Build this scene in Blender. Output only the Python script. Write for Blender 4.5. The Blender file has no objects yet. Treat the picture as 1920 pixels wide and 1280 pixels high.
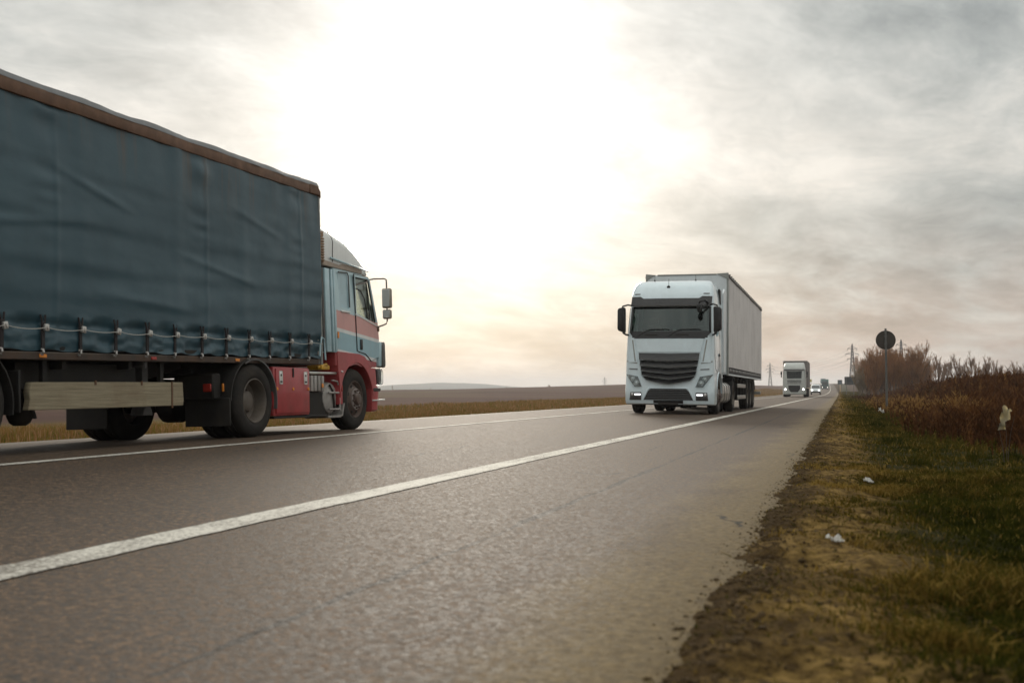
import bpy, bmesh, math, random
import numpy as np
from mathutils import Vector, Matrix, noise as mnoise

random.seed(7)
RNG = np.random.default_rng(7)
SC = bpy.context.scene
COL = SC.collection
PI = math.pi
R = math.radians

# ------------------------------------------------------------------ camera
CAM_H = 0.60
YAW, PITCH = R(17.10), R(2.69)
cam = bpy.data.cameras.new('camera')
cam.lens = 37.5
cam.sensor_width = 36.0
cam.clip_start = 0.05
cam.clip_end = 20000
cam.dof.use_dof = True
cam.dof.focus_distance = 25.0
cam.dof.aperture_fstop = 3.6
cam_ob = bpy.data.objects.new('camera', cam)
COL.objects.link(cam_ob)
cam_ob.location = (0, 0, CAM_H)
cam_ob.rotation_euler = (PI / 2 + PITCH, 0, YAW)
SC.camera = cam_ob

# ------------------------------------------------------------------ sky and sun
SUN_AZ = R(20.5)          # to the left of the road axis (+Y)
SUN_EL = R(15.0)
SKY_BASE = 0.33
sun_dir = Vector((-math.sin(SUN_AZ) * math.cos(SUN_EL), math.cos(SUN_AZ) * math.cos(SUN_EL), math.sin(SUN_EL)))

world = bpy.data.worlds.new('World')
SC.world = world
world.use_nodes = True
wt = world.node_tree
wt.nodes.clear()


class NT:
    """small helper to write node graphs"""
    def __init__(s, tree):
        s.t = tree

    def n(s, kind, **kw):
        nd = s.t.nodes.new(kind)
        for k, v in kw.items():
            if k == 'inp':
                for a, b in v.items():
                    s.set(nd, a, b)
            else:
                setattr(nd, k, v)
        return nd

    def set(s, nd, a, b):
        sock = nd.inputs[a]
        if isinstance(b, bpy.types.NodeSocket):
            s.t.links.new(b, sock)
        elif isinstance(b, bpy.types.Node):
            s.t.links.new(b.outputs[0], sock)
        else:
            if sock.type == 'RGBA' and not hasattr(b, '__len__'):
                b = (b, b, b, 1)
            elif sock.type == 'RGBA' and len(b) == 3:
                b = (*b, 1)
            sock.default_value = b

    def math(s, op, a, b=0.0, c=None, clamp=False):
        nd = s.n('ShaderNodeMath', operation=op, use_clamp=clamp)
        s.set(nd, 0, a)
        s.set(nd, 1, b)
        if c is not None:
            s.set(nd, 2, c)
        return nd.outputs[0]

    def vmath(s, op, a, b=None, out=0):
        nd = s.n('ShaderNodeVectorMath', operation=op)
        s.set(nd, 0, a)
        if b is not None:
            s.set(nd, 1, b)
        return nd.outputs[out]

    def mix(s, f, a, b, blend='MIX'):
        nd = s.n('ShaderNodeMix', data_type='RGBA', blend_type=blend)
        s.set(nd, 0, f)
        s.set(nd, 6, a)
        s.set(nd, 7, b)
        return nd.outputs[2]

    def mapr(s, v, a, b, c=0.0, d=1.0, smooth=False):
        nd = s.n('ShaderNodeMapRange')
        if smooth:
            nd.interpolation_type = 'SMOOTHSTEP'
        s.set(nd, 0, v)
        for i, x in enumerate((a, b, c, d)):
            s.set(nd, 1 + i, x)
        return nd.outputs[0]

    def noise(s, vec, scale, detail=4, rough=0.55, dist=0.0, out=0):
        nd = s.n('ShaderNodeTexNoise')
        s.set(nd, 'Vector', vec)
        s.set(nd, 'Scale', scale)
        s.set(nd, 'Detail', detail)
        s.set(nd, 'Roughness', rough)
        s.set(nd, 'Distortion', dist)
        return nd.outputs[out]

    def ramp(s, v, stops, interp='LINEAR'):
        nd = s.n('ShaderNodeValToRGB')
        cr = nd.color_ramp
        cr.interpolation = interp
        while len(cr.elements) < len(stops):
            cr.elements.new(0.5)
        for e, (p, c) in zip(cr.elements, stops):
            e.position = p
            e.color = (*c, 1) if len(c) == 3 else c
        s.set(nd, 0, v)
        return nd.outputs[0]

    def xyz(s, v):
        nd = s.n('ShaderNodeSeparateXYZ')
        s.set(nd, 0, v)
        return nd.outputs

    def comb(s, x, y, z):
        nd = s.n('ShaderNodeCombineXYZ')
        s.set(nd, 0, x)
        s.set(nd, 1, y)
        s.set(nd, 2, z)
        return nd.outputs[0]


def build_world():
    g = NT(wt)
    tc = g.n('ShaderNodeTexCoord').outputs['Generated']
    d = g.vmath('NORMALIZE', tc)
    dx, dy, dz = g.xyz(d)
    cosang = g.math('MAXIMUM', g.vmath('DOT_PRODUCT', d, tuple(sun_dir), out=1), 0.0)
    up = g.math('MAXIMUM', dz, 0.0)
    k = g.math('DIVIDE', 1.15, g.math('ADD', up, 0.24))
    # clouds on a flat deck, streaked along one direction
    px = g.math('MULTIPLY', dx, k)
    py = g.math('MULTIPLY', dy, k)
    p = g.comb(g.math('ADD', g.math('MULTIPLY', px, 0.95), g.math('MULTIPLY', py, 0.12)),
               g.math('SUBTRACT', g.math('MULTIPLY', py, 0.85), g.math('MULTIPLY', px, 0.35)), 3.7)
    warp = g.noise(p, 1.3, 3, 0.5, out=1)
    p2 = g.vmath('ADD', p, g.vmath('MULTIPLY', g.vmath('SUBTRACT', warp, (0.5, 0.5, 0.5)), (0.40, 0.40, 0.0)))
    n1 = g.noise(p2, 1.15, 7, 0.62, 0.0)
    n2 = g.noise(g.vmath('ADD', p2, (5.3, 2.2, 1.0)), 3.8, 6, 0.66, 0.0)
    n = g.math('ADD', g.math('MULTIPLY', n1, 0.72), g.math('MULTIPLY', n2, 0.28))
    thick = g.mapr(n, 0.37, 0.63, 0.0, 1.0)         # 0 thin and bright, 1 thick and grey
    # light let through the deck: strong near the sun, even elsewhere
    wide = g.math('POWER', cosang, 30.0)
    core = g.math('POWER', cosang, 150.0)
    # overcast deck: brighter towards the zenith
    base = g.math('MULTIPLY', SKY_BASE, g.math('ADD', 0.90, g.math('ADD', g.math('MULTIPLY', up, 0.55), g.math('MULTIPLY', g.math('MULTIPLY', up, up), 1.1))))
    thin_l = g.math('ADD', g.math('MULTIPLY', base, 1.48), g.math('MULTIPLY', wide, 0.30))
    thick_l = g.math('ADD', g.math('MULTIPLY', base, 0.66), g.math('MULTIPLY', wide, 0.27))
    lum = g.math('ADD', g.math('MULTIPLY', thin_l, g.math('SUBTRACT', 1.0, thick)), g.math('MULTIPLY', thick_l, thick))
    lum = g.math('MULTIPLY', lum, g.mapr(n2, 0.25, 0.75, 1.18, 0.82))
    lum = g.math('ADD', lum, g.math('MULTIPLY', core, 0.55))
    tint = g.mix(thick, (1.0, 0.95, 0.865), (0.90, 0.99, 0.98))
    tint = g.mix(wide, tint, (1.0, 0.985, 0.96))
    low = g.mapr(dz, 0.0, 0.19, 1.0, 0.0, True)
    away = g.math('SUBTRACT', 1.0, g.mapr(cosang, 0.93, 0.985, 0.0, 1.0))
    pinkb = g.math('MULTIPLY', g.mapr(n2, 0.38, 0.58, 0.25, 1.0), g.math('MULTIPLY', low, away))
    tint = g.mix(g.math('MULTIPLY', pinkb, 0.95), tint, (1.0, 0.74, 0.64))
    lowl = g.mapr(dz, 0.0, 0.16, 1.06, 1.0, True)
    vs = g.n('ShaderNodeVectorMath', operation='SCALE')
    g.set(vs, 0, tint)
    g.set(vs, 3, g.math('MULTIPLY', lum, lowl))
    cloud = g.n('ShaderNodeBackground')
    g.set(cloud, 0, vs.outputs[0])
    cloud.inputs[1].default_value = 1.0
    sky = g.n('ShaderNodeTexSky')
    sky.sky_type = 'NISHITA'
    sky.sun_disc = False
    sky.sun_elevation = SUN_EL
    sky.sun_rotation = -SUN_AZ
    sky.dust_density = 2.0
    clear = g.n('ShaderNodeBackground')
    g.set(clear, 0, sky.outputs[0])
    clear.inputs[1].default_value = 0.06
    mx = g.n('ShaderNodeMixShader')
    g.set(mx, 0, 0.90)
    g.set(mx, 1, clear)
    g.set(mx, 2, cloud)
    out = g.n('ShaderNodeOutputWorld')
    g.set(out, 0, mx)


build_world()

sun = bpy.data.lights.new('sun', 'SUN')
sun.energy = 1.2
sun.angle = R(14)
sun.color = (1.0, 0.90, 0.76)
sun_ob = bpy.data.objects.new('sun', sun)
COL.objects.link(sun_ob)
sun_ob.rotation_euler = sun_dir.to_track_quat('Z', 'Y').to_euler()
sun_ob.location = (0, 0, 50)

SC.view_settings.view_transform = 'Standard'
SC.view_settings.look = 'None'
SC.view_settings.gamma = 1.0
SC.view_settings.exposure = 0.50
SC.view_settings.use_curve_mapping = False
SC.render.engine = 'CYCLES'
SC.cycles.use_denoising = True
try:
    SC.cycles.denoiser = 'OPENIMAGEDENOISE'
except Exception:
    pass
SC.cycles.max_bounces = 5
SC.cycles.diffuse_bounces = 2
SC.cycles.glossy_bounces = 3
SC.cycles.transparent_max_bounces = 16


# ================================================================== materials
MATS = {}


def new_mat(name):
    m = bpy.data.materials.new(name)
    m.use_nodes = True
    t = m.node_tree
    t.nodes.clear()
    g = NT(t)
    bs = g.n('ShaderNodeBsdfPrincipled')
    out = g.n('ShaderNodeOutputMaterial')
    t.links.new(bs.outputs[0], out.inputs[0])
    MATS[name] = m
    return m, g, bs


def simple(name, col, rough=0.5, metal=0.0, var=0.25, scale=6.0, bump=0.0, bscale=60.0, coat=0.0, dirt=0.0,
           dirtcol=(0.09, 0.07, 0.05), emit=None, spec=0.5):
    m, g, bs = new_mat(name)
    co = g.n('ShaderNodeTexCoord').outputs['Object']
    nz = g.noise(co, scale, 5, 0.6)
    lo = tuple(c * (1 - var) for c in col)
    hi = tuple(min(1, c * (1 + var)) for c in col)
    c = g.mix(g.mapr(nz, 0.3, 0.7), lo, hi)
    if dirt > 0:
        dn = g.noise(g.vmath('MULTIPLY', co, (1.0, 1.0, 0.45)), 3.1, 7, 0.68)
        dm = g.math('MULTIPLY', g.mapr(dn, 0.42, 0.72), dirt)
        c = g.mix(dm, c, dirtcol)
        g.set(bs, 'Roughness', g.math('ADD', rough, g.math('MULTIPLY', dm, 0.35), clamp=True))
    else:
        g.set(bs, 'Roughness', g.mapr(nz, 0.3, 0.7, max(0.02, rough * 0.85), min(1, rough * 1.15)))
    g.set(bs, 'Base Color', c)
    bs.inputs['Metallic'].default_value = metal
    bs.inputs['Specular IOR Level'].default_value = spec
    bs.inputs['Coat Weight'].default_value = coat
    bs.inputs['Coat Roughness'].default_value = 0.08
    if bump > 0:
        b = g.n('ShaderNodeBump')
        g.set(b, 'Strength', bump)
        g.set(b, 'Distance', 0.01)
        g.set(b, 'Height', g.noise(co, bscale, 4, 0.6))
        g.set(bs, 'Normal', b)
    if emit:
        bs.inputs['Emission Color'].default_value = (*emit[0], 1)
        bs.inputs['Emission Strength'].default_value = emit[1]
    return m


def glass(name, tint, refl=0.08, rough=0.02):
    m = bpy.data.materials.new(name)
    m.use_nodes = True
    t = m.node_tree
    t.nodes.clear()
    g = NT(t)
    tr = g.n('ShaderNodeBsdfTransparent')
    g.set(tr, 0, tint)
    gl = g.n('ShaderNodeBsdfGlossy')
    gl.inputs['Roughness'].default_value = rough
    g.set(gl, 0, (0.9, 0.95, 0.95))
    lw = g.n('ShaderNodeLayerWeight')
    lw.inputs[0].default_value = 0.35
    f = g.math('ADD', g.math('MULTIPLY', lw.outputs['Fresnel'], 0.75), refl, clamp=True)
    mx = g.n('ShaderNodeMixShader')
    g.set(mx, 0, f)
    g.set(mx, 1, tr)
    g.set(mx, 2, gl)
    o = g.n('ShaderNodeOutputMaterial')
    g.set(o, 0, mx)
    MATS[name] = m
    return m


simple('rubber', (0.022, 0.020, 0.018), 0.8, bump=0.25, bscale=40, dirt=0.35, dirtcol=(0.085, 0.066, 0.05), spec=0.25)
simple('rubber_flap', (0.02, 0.019, 0.018), 0.6, bump=0.15, bscale=20, dirt=0.5, dirtcol=(0.06, 0.048, 0.036), spec=0.3)
simple('dark_steel', (0.016, 0.015, 0.014), 0.6, dirt=0.45, dirtcol=(0.055, 0.042, 0.03), spec=0.3)
simple('rim_dusty', (0.15, 0.13, 0.11), 0.55, metal=0.3, dirt=0.7, dirtcol=(0.10, 0.075, 0.055), bump=0.1)
simple('rim_rusty', (0.13, 0.10, 0.085), 0.65, metal=0.2, dirt=0.8, dirtcol=(0.10, 0.05, 0.035), bump=0.15)
simple('hub_pale', (0.36, 0.32, 0.30), 0.5, metal=0.4, dirt=0.5, dirtcol=(0.12, 0.07, 0.055))
simple('aluminium', (0.62, 0.60, 0.57), 0.34, metal=0.85, var=0.1, dirt=0.4, dirtcol=(0.2, 0.16, 0.12))
simple('tank_grey', (0.40, 0.38, 0.36), 0.5, metal=0.3, dirt=0.6, dirtcol=(0.14, 0.11, 0.085))
simple('grey_plastic', (0.10, 0.10, 0.10), 0.5, dirt=0.4)
simple('black_plastic', (0.013, 0.013, 0.014), 0.42, var=0.15, dirt=0.2, dirtcol=(0.05, 0.045, 0.04))
simple('grille_black', (0.016, 0.0165, 0.018), 0.34, var=0.15, dirt=0.25, dirtcol=(0.05, 0.045, 0.04))
simple('red_paint', (0.40, 0.045, 0.05), 0.38, var=0.12, coat=0.25, dirt=0.42, dirtcol=(0.20, 0.075, 0.06))
simple('fairing_white', (0.78, 0.80, 0.77), 0.3, var=0.05, coat=0.4, dirt=0.15, dirtcol=(0.4, 0.38, 0.33))
simple('pale_blue', (0.42, 0.60, 0.66), 0.32, var=0.08, coat=0.4, dirt=0.2, dirtcol=(0.25, 0.27, 0.26))
simple('white_paint', (0.72, 0.84, 0.89), 0.22, var=0.04, coat=0.6, dirt=0.12, dirtcol=(0.4, 0.4, 0.37))
simple('white_panel', (0.74, 0.79, 0.81), 0.4, var=0.05, dirt=0.2, dirtcol=(0.4, 0.38, 0.33))
simple('grey_panel', (0.32, 0.33, 0.31), 0.45, var=0.1, dirt=0.3)
simple('rail_rust', (0.15, 0.075, 0.038), 0.6, var=0.3, dirt=0.6, dirtcol=(0.09, 0.05, 0.03), bump=0.2, bscale=30)
simple('rail_dark', (0.05, 0.034, 0.024), 0.6, var=0.3, dirt=0.6, dirtcol=(0.13, 0.07, 0.04))
simple('roof_tarp', (0.075, 0.08, 0.082), 0.4, var=0.3, dirt=0.5, dirtcol=(0.16, 0.15, 0.14))
simple('tan_grille', (0.33, 0.21, 0.12), 0.6, var=0.2, dirt=0.4)
simple('roof_tan_reflection', (0.42, 0.34, 0.27), 0.5, var=0.15, dirt=0.2)  # tan reflection on the cab roof base, put into its colour
simple('orange_lens', (0.75, 0.25, 0.03), 0.25, var=0.1)
simple('red_lens', (0.35, 0.03, 0.02), 0.25, var=0.1)
simple('yellow_part', (0.65, 0.36, 0.03), 0.4, dirt=0.5)
simple('latch_white', (0.75, 0.75, 0.72), 0.35, metal=0.3, var=0.1)
simple('cable_white', (0.52, 0.50, 0.45), 0.5, var=0.1)
simple('webbing', (0.022, 0.017, 0.018), 0.75, var=0.2)
simple('buckle', (0.6, 0.58, 0.55), 0.35, metal=0.6, dirt=0.4)
simple('mirror_shell', (0.30, 0.28, 0.22), 0.4, var=0.1, dirt=0.3)
simple('mirror_arm', (0.16, 0.13, 0.11), 0.45)
simple('seat_fabric', (0.05, 0.055, 0.06), 0.85)
simple('cab_inside', (0.10, 0.11, 0.11), 0.8)
simple('dash', (0.06, 0.065, 0.065), 0.7)
simple('paper', (0.75, 0.74, 0.70), 0.6, var=0.1)
simple('bag_plastic', (0.70, 0.62, 0.42), 0.5, var=0.2)
simple('sign_back', (0.055, 0.045, 0.035), 0.6, var=0.2, dirt=0.4)
simple('sign_post', (0.16, 0.16, 0.15), 0.5, metal=0.4, dirt=0.4)
simple('board_dark', (0.05, 0.055, 0.06), 0.6)
simple('board_yellow', (0.62, 0.52, 0.04), 0.5)
simple('lattice_steel', (0.05, 0.042, 0.042), 0.6)
simple('van_white', (0.66, 0.70, 0.70), 0.3, var=0.04, coat=0.4)
simple('truck_green', (0.02, 0.20, 0.155), 0.5, var=0.1)
simple('truck_dark', (0.02, 0.05, 0.05), 0.5)
simple('truck_silver', (0.48, 0.50, 0.47), 0.3, var=0.05, coat=0.4, dirt=0.2)
simple('truck_bluegrey', (0.14, 0.18, 0.21), 0.5)
simple('trailer_grey', (0.20, 0.18, 0.17), 0.6, var=0.15, dirt=0.3)
simple('drl', (1, 1, 1), 0.3, emit=((0.95, 0.97, 1.0), 1.5))
simple('headlight_on', (1, 1, 1), 0.3, emit=((1.0, 0.96, 0.86), 4.5))
simple('lamp_chrome', (0.82, 0.83, 0.83), 0.22, metal=0.6, var=0.05)
simple('far_glass', (0.018, 0.022, 0.02), 0.3, spec=0.25)
simple('lamp_housing', (0.10, 0.10, 0.10), 0.25)
simple('bark', (0.075, 0.055, 0.042), 0.9, var=0.3, scale=3)
simple('twig_brown', (0.23, 0.13, 0.070), 0.9, var=0.35, scale=0.6)
simple('twig_red', (0.31, 0.15, 0.06), 0.9, var=0.4, scale=0.8)
simple('twig_grey', (0.28, 0.21, 0.13), 0.9, var=0.3, scale=0.6)
simple('pebble', (0.080, 0.054, 0.028), 0.95, var=0.4, scale=9, spec=0.05)
glass('glass_clear', (0.93, 0.95, 0.90), 0.04)
glass('glass_green', (0.36, 0.47, 0.43), 0.05)
glass('glass_dark', (0.22, 0.26, 0.25), 0.10)
glass('lamp_glass', (0.93, 0.95, 0.95), 0.03)


def mat_asphalt():
    m, g, bs = new_mat('asphalt')
    co = g.n('ShaderNodeTexCoord').outputs['Object']
    x, y, z = g.xyz(co)
    fine = g.noise(co, 130, 3, 0.7)
    vor = g.n('ShaderNodeTexVoronoi')
    g.set(vor, 'Vector', co)
    g.set(vor, 'Scale', 72.0)
    stone = g.xyz(vor.outputs['Color'])[0]
    base = g.mix(g.mapr(stone, 0.1, 0.95), (0.022, 0.013, 0.008), (0.300, 0.185, 0.106))
    base = g.mix(g.mapr(fine, 0.44, 0.60, 0.0, 0.6), base, (0.050, 0.034, 0.022))
    big = g.noise(g.vmath('MULTIPLY', co, (1.0, 0.16, 1.0)), 0.9, 5, 0.6)
    grain = g.noise(co, 27, 6, 0.85)
    gm = g.n('ShaderNodeVectorMath', operation='SCALE')
    g.set(gm, 0, base)
    g.set(gm, 3, g.mapr(grain, 0.40, 0.61, 0.10, 1.06))
    base = gm.outputs[0]
    base = g.mix(g.mapr(big, 0.32, 0.68, 0.0, 0.35), base, (0.080, 0.056, 0.038))
    # wheel tracks polished a little darker, worn stains
    # sand blown over the last half metre at the verge
    wob = g.noise(g.vmath('MULTIPLY', co, (1.0, 0.5, 1.0)), 2.2, 5, 0.65)
    edge = g.mapr(g.math('ADD', x, g.math('MULTIPLY', g.math('SUBTRACT', wob, 0.5), 0.9)), -1.05, -0.45, 0.0, 0.85, True)
    sand = g.mix(g.mapr(grain, 0.4, 0.6), (0.115, 0.080, 0.036), (0.25, 0.180, 0.085))
    base = g.mix(edge, base, sand)
    ledge_skylit = g.mapr(x, -9.9, -10.9, 0.0, 0.45, True)  # left shoulder strip: sky-lit paleness mixed into the asphalt colour
    base = g.mix(ledge_skylit, base, (0.19, 0.16, 0.125))
    trk = g.math('ABSOLUTE', g.math('SUBTRACT', g.math('ABSOLUTE', g.math('ADD', x, 4.40)), 1.0))
    base = g.mix(g.math('MULTIPLY', g.mapr(trk, 0.15, 0.55, 0.30, 0.0, True), g.mapr(big, 0.3, 0.7, 0.5, 1.0)), base, (0.055, 0.040, 0.029))
    # long joint crack between paving passes, and hairline cracks
    jx = g.math('ADD', g.math('ADD', x, 1.40), g.math('MULTIPLY', g.math('SUBTRACT', g.noise(g.comb(0.0, y, 0.0), 1.3, 5, 0.6), 0.5), 0.10))
    jw = g.math('MULTIPLY', g.mapr(g.noise(g.comb(3.0, y, 0.0), 0.9, 4, 0.7), 0.34, 0.70), 0.040)
    crack = g.math('LESS_THAN', g.math('ABSOLUTE', jx), jw)
    ws = g.vmath('ADD', co, g.vmath('MULTIPLY', g.noise(co, 1.1, 4, 0.6, out=1), (0.7, 0.7, 0.0)))
    v2 = g.n('ShaderNodeTexVoronoi', feature='DISTANCE_TO_EDGE')
    g.set(v2, 'Vector', g.vmath('MULTIPLY', ws, (1.0, 0.45, 0.0)))
    g.set(v2, 'Scale', 0.42)
    hair = g.math('MULTIPLY', g.math('LESS_THAN', v2.outputs[0], 0.004), g.math('GREATER_THAN', g.noise(co, 0.35, 2), 0.56))
    cr = g.math('MAXIMUM', crack, hair)
    base = g.mix(g.math('MULTIPLY', cr, 0.85), base, (0.018, 0.015, 0.013))
    g.set(bs, 'Base Color', base)
    g.set(bs, 'Roughness', g.mapr(stone, 0.0, 1.0, 0.64, 0.88))
    bs.inputs['Specular IOR Level'].default_value = 0.30
    h = g.math('SUBTRACT', g.math('ADD', g.math('MULTIPLY', vor.outputs['Distance'], -1.0), g.math('ADD', g.math('MULTIPLY', fine, 0.7), grain)), cr)
    b = g.n('ShaderNodeBump')
    g.set(b, 'Strength', 0.35)
    g.set(b, 'Distance', 0.004)
    g.set(b, 'Height', h)
    g.set(bs, 'Normal', b)


def mat_roadpaint():
    m, g, bs = new_mat('road_paint')
    co = g.n('ShaderNodeTexCoord').outputs['Object']
    fine = g.noise(co, 48, 4, 0.75)
    wear = g.noise(g.vmath('MULTIPLY', co, (1.0, 0.3, 1.0)), 4.0, 5, 0.65)
    f = g.mapr(g.math('ADD', g.math('MULTIPLY', fine, 0.75), g.math('MULTIPLY', wear, 0.42)), 0.545, 0.68, 0.0, 0.88)
    c = g.mix(f, (0.66, 0.63, 0.56), (0.13, 0.11, 0.09))
    g.set(bs, 'Base Color', c)
    bs.inputs['Roughness'].default_value = 0.75
    bs.inputs['Specular IOR Level'].default_value = 0.2
    b = g.n('ShaderNodeBump')
    g.set(b, 'Strength', 0.4)
    g.set(b, 'Distance', 0.004)
    g.set(b, 'Height', fine)
    g.set(bs, 'Normal', b)


def mat_ground():
    m, g, bs = new_mat('ground')
    co = g.n('ShaderNodeTexCoord').outputs['Object']
    x, y, z = g.xyz(co)
    n1 = g.noise(co, 1.6, 8, 0.65)
    n2 = g.noise(co, 14, 6, 0.7)
    n3 = g.noise(co, 0.05, 5, 0.6)
    soil = g.mix(g.mapr(n2, 0.3, 0.7), (0.030, 0.018, 0.008), (0.100, 0.062, 0.024))
    sand = g.mix(g.mapr(n2, 0.38, 0.62), (0.060, 0.036, 0.012), (0.31, 0.20, 0.066))
    grs = g.mix(g.mapr(n2, 0.3, 0.7), (0.022, 0.026, 0.009), (0.060, 0.050, 0.020))
    wob = g.math('MULTIPLY', g.math('SUBTRACT', n1, 0.5), 0.8)
    xw = g.math('ADD', x, wob)
    s_m = g.math('MULTIPLY', g.mapr(xw, -0.34, -0.05, 0, 1, True), g.mapr(xw, 0.10, 0.40, 1, 0, True))
    s_m = g.math('MULTIPLY', s_m, g.mapr(n1, 0.36, 0.56, 0.25, 1.0))
    near = g.mix(s_m, g.mix(g.mapr(xw, 0.05, 0.45, 0, 1), soil, grs), sand)
    # ploughed field to the left: furrows
    fur = g.n('ShaderNodeTexWave', wave_type='BANDS', bands_direction='X')
    g.set(fur, 'Vector', g.vmath('MULTIPLY', co, (1.0, 0.12, 0.0)))
    g.set(fur, 'Scale', 0.5)
    g.set(fur, 'Distortion', 2.0)
    g.set(fur, 'Detail', 3.0)
    field = g.mix(g.mapr(n3, 0.35, 0.65), (0.085, 0.050, 0.042), (0.130, 0.078, 0.060))
    field = g.mix(g.math('MULTIPLY', fur.outputs['Fac'], 0.35), field, (0.07, 0.045, 0.040))
    field = g.mix(g.mapr(g.noise(co, 0.02, 4), 0.50, 0.62, 0, 0.5), field, (0.125, 0.105, 0.045))
    lg = g.mix(g.mapr(n1, 0.35, 0.65), (0.095, 0.085, 0.022), (0.15, 0.085, 0.035))
    left = g.mix(g.mapr(g.math('ADD', x, g.math('MULTIPLY', wob, 2.0)), -19.0, -23.0, 0, 1, True), lg, field)
    rfield = g.mix(g.mapr(n1, 0.35, 0.65), (0.050, 0.024, 0.016), (0.080, 0.042, 0.025))
    rgreen = g.mix(g.mapr(n3, 0.60, 0.66), rfield, (0.06, 0.085, 0.015))
    right = g.mix(g.mapr(x, 1.8, 4.5, 0, 1, True), near, rgreen)
    c = g.mix(g.math('LESS_THAN', x, -6.0), right, left)
    # far hills: woods and fields
    farm = g.mapr(y, 900, 1300, 0, 1)
    c = g.mix(farm, c, g.mix(g.mapr(g.noise(co, 0.006, 4), 0.45, 0.55), (0.05, 0.06, 0.045), (0.10, 0.09, 0.06)))
    g.set(bs, 'Base Color', c)
    bs.inputs['Roughness'].default_value = 0.95
    bs.inputs['Specular IOR Level'].default_value = 0.02
    b = g.n('ShaderNodeBump')
    g.set(b, 'Strength', 0.9)
    g.set(b, 'Distance', 0.05)
    g.set(b, 'Height', g.math('ADD', n2, g.math('MULTIPLY', g.noise(co, 55, 4, 0.7), 0.4)))
    g.set(bs, 'Normal', b)


def mat_blades(name, stops, transl=0.25):
    m = bpy.data.materials.new(name)
    m.use_nodes = True
    t = m.node_tree
    t.nodes.clear()
    g = NT(t)
    at = g.n('ShaderNodeAttribute', attribute_name='tint')
    c = g.ramp(at.outputs['Fac'], stops)
    df = g.n('ShaderNodeBsdfDiffuse')
    g.set(df, 0, c)
    tl = g.n('ShaderNodeBsdfTranslucent')
    g.set(tl, 0, c)
    mx = g.n('ShaderNodeMixShader')
    g.set(mx, 0, transl)
    g.set(mx, 1, df)
    g.set(mx, 2, tl)
    o = g.n('ShaderNodeOutputMaterial')
    g.set(o, 0, mx)
    MATS[name] = m


def mat_curtain(name, col, col2, rust=False, rough=0.42):
    m, g, bs = new_mat(name)
    co = g.n('ShaderNodeTexCoord').outputs['Object']
    x, y, z = g.xyz(co)
    n1 = g.noise(g.vmath('MULTIPLY', co, (1, 0.5, 1.0)), 0.9, 6, 0.6)
    c = g.mix(g.mapr(n1, 0.3, 0.7), col, col2)
    dn = g.noise(g.vmath('MULTIPLY', co, (1, 1.0, 0.5)), 2.6, 8, 0.7)
    c = g.mix(g.mapr(dn, 0.50, 0.75, 0.0, 0.45), c, tuple(v * 0.6 + 0.03 for v in col))
    if rust:
        st = g.noise(g.comb(0.0, g.math('MULTIPLY', y, 1.0), g.math('MULTIPLY', z, 0.05)), 4.2, 4, 0.75)
        sm = g.math('MULTIPLY', g.mapr(st, 0.53, 0.66, 0.0, 1.0), g.mapr(z, 2.55, 3.45, 0.0, 0.55, True))
        c = g.mix(sm, c, (0.10, 0.065, 0.035))
    g.set(bs, 'Base Color', c)
    g.set(bs, 'Roughness', g.mapr(dn, 0.3, 0.75, rough * 0.8, rough * 1.5))
    b = g.n('ShaderNodeBump')
    g.set(b, 'Strength', 0.18)
    g.set(b, 'Distance', 0.02)
    g.set(b, 'Height', g.noise(g.vmath('MULTIPLY', co, (1, 0.7, 1.4)), 5.0, 6, 0.6))
    g.set(bs, 'Normal', b)


def mat_cab_bands():
    m, g, bs = new_mat('cab_bands')
    co = g.n('ShaderNodeTexCoord').outputs['Object']
    x, y, z = g.xyz(co)
    # local y is measured from the front axle (15.55)
    s = g.math('ADD', z, g.math('MULTIPLY', g.math('ADD', y, 15.55 - 14.96), 0.078))
    f = g.mapr(s, 1.0, 2.0)
    c = g.ramp(f, [(0.0, (0.40, 0.045, 0.05)), (0.195, (0.72, 0.74, 0.73)), (0.25, (0.27, 0.47, 0.54)), (0.525, (0.74, 0.76, 0.75)),
                   (0.58, (0.66, 0.33, 0.30)), (0.855, (0.48, 0.66, 0.70))], 'CONSTANT')
    dn = g.noise(g.vmath('MULTIPLY', co, (1.0, 1.0, 0.4)), 3.0, 7, 0.68)
    c = g.mix(g.mapr(dn, 0.45, 0.75, 0.0, 0.25), c, (0.24, 0.20, 0.18))
    g.set(bs, 'Base Color', c)
    bs.inputs['Roughness'].default_value = 0.3
    bs.inputs['Coat Weight'].default_value = 0.4


def mat_wood():
    m, g, bs = new_mat('plank_wood')
    co = g.n('ShaderNodeTexCoord').outputs['Object']
    gr = g.noise(g.vmath('MULTIPLY', co, (1.0, 0.6, 16.0)), 3.0, 6, 0.65)
    st = g.noise(co, 2.5, 5, 0.6)
    c = g.mix(g.mapr(gr, 0.3, 0.7), (0.20, 0.165, 0.105), (0.36, 0.31, 0.21))
    c = g.mix(g.mapr(st, 0.5, 0.75, 0, 0.5), c, (0.17, 0.11, 0.06))
    g.set(bs, 'Base Color', c)
    bs.inputs['Roughness'].default_value = 0.8
    b = g.n('ShaderNodeBump')
    g.set(b, 'Strength', 0.5)
    g.set(b, 'Distance', 0.008)
    g.set(b, 'Height', gr)
    g.set(bs, 'Normal', b)


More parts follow.
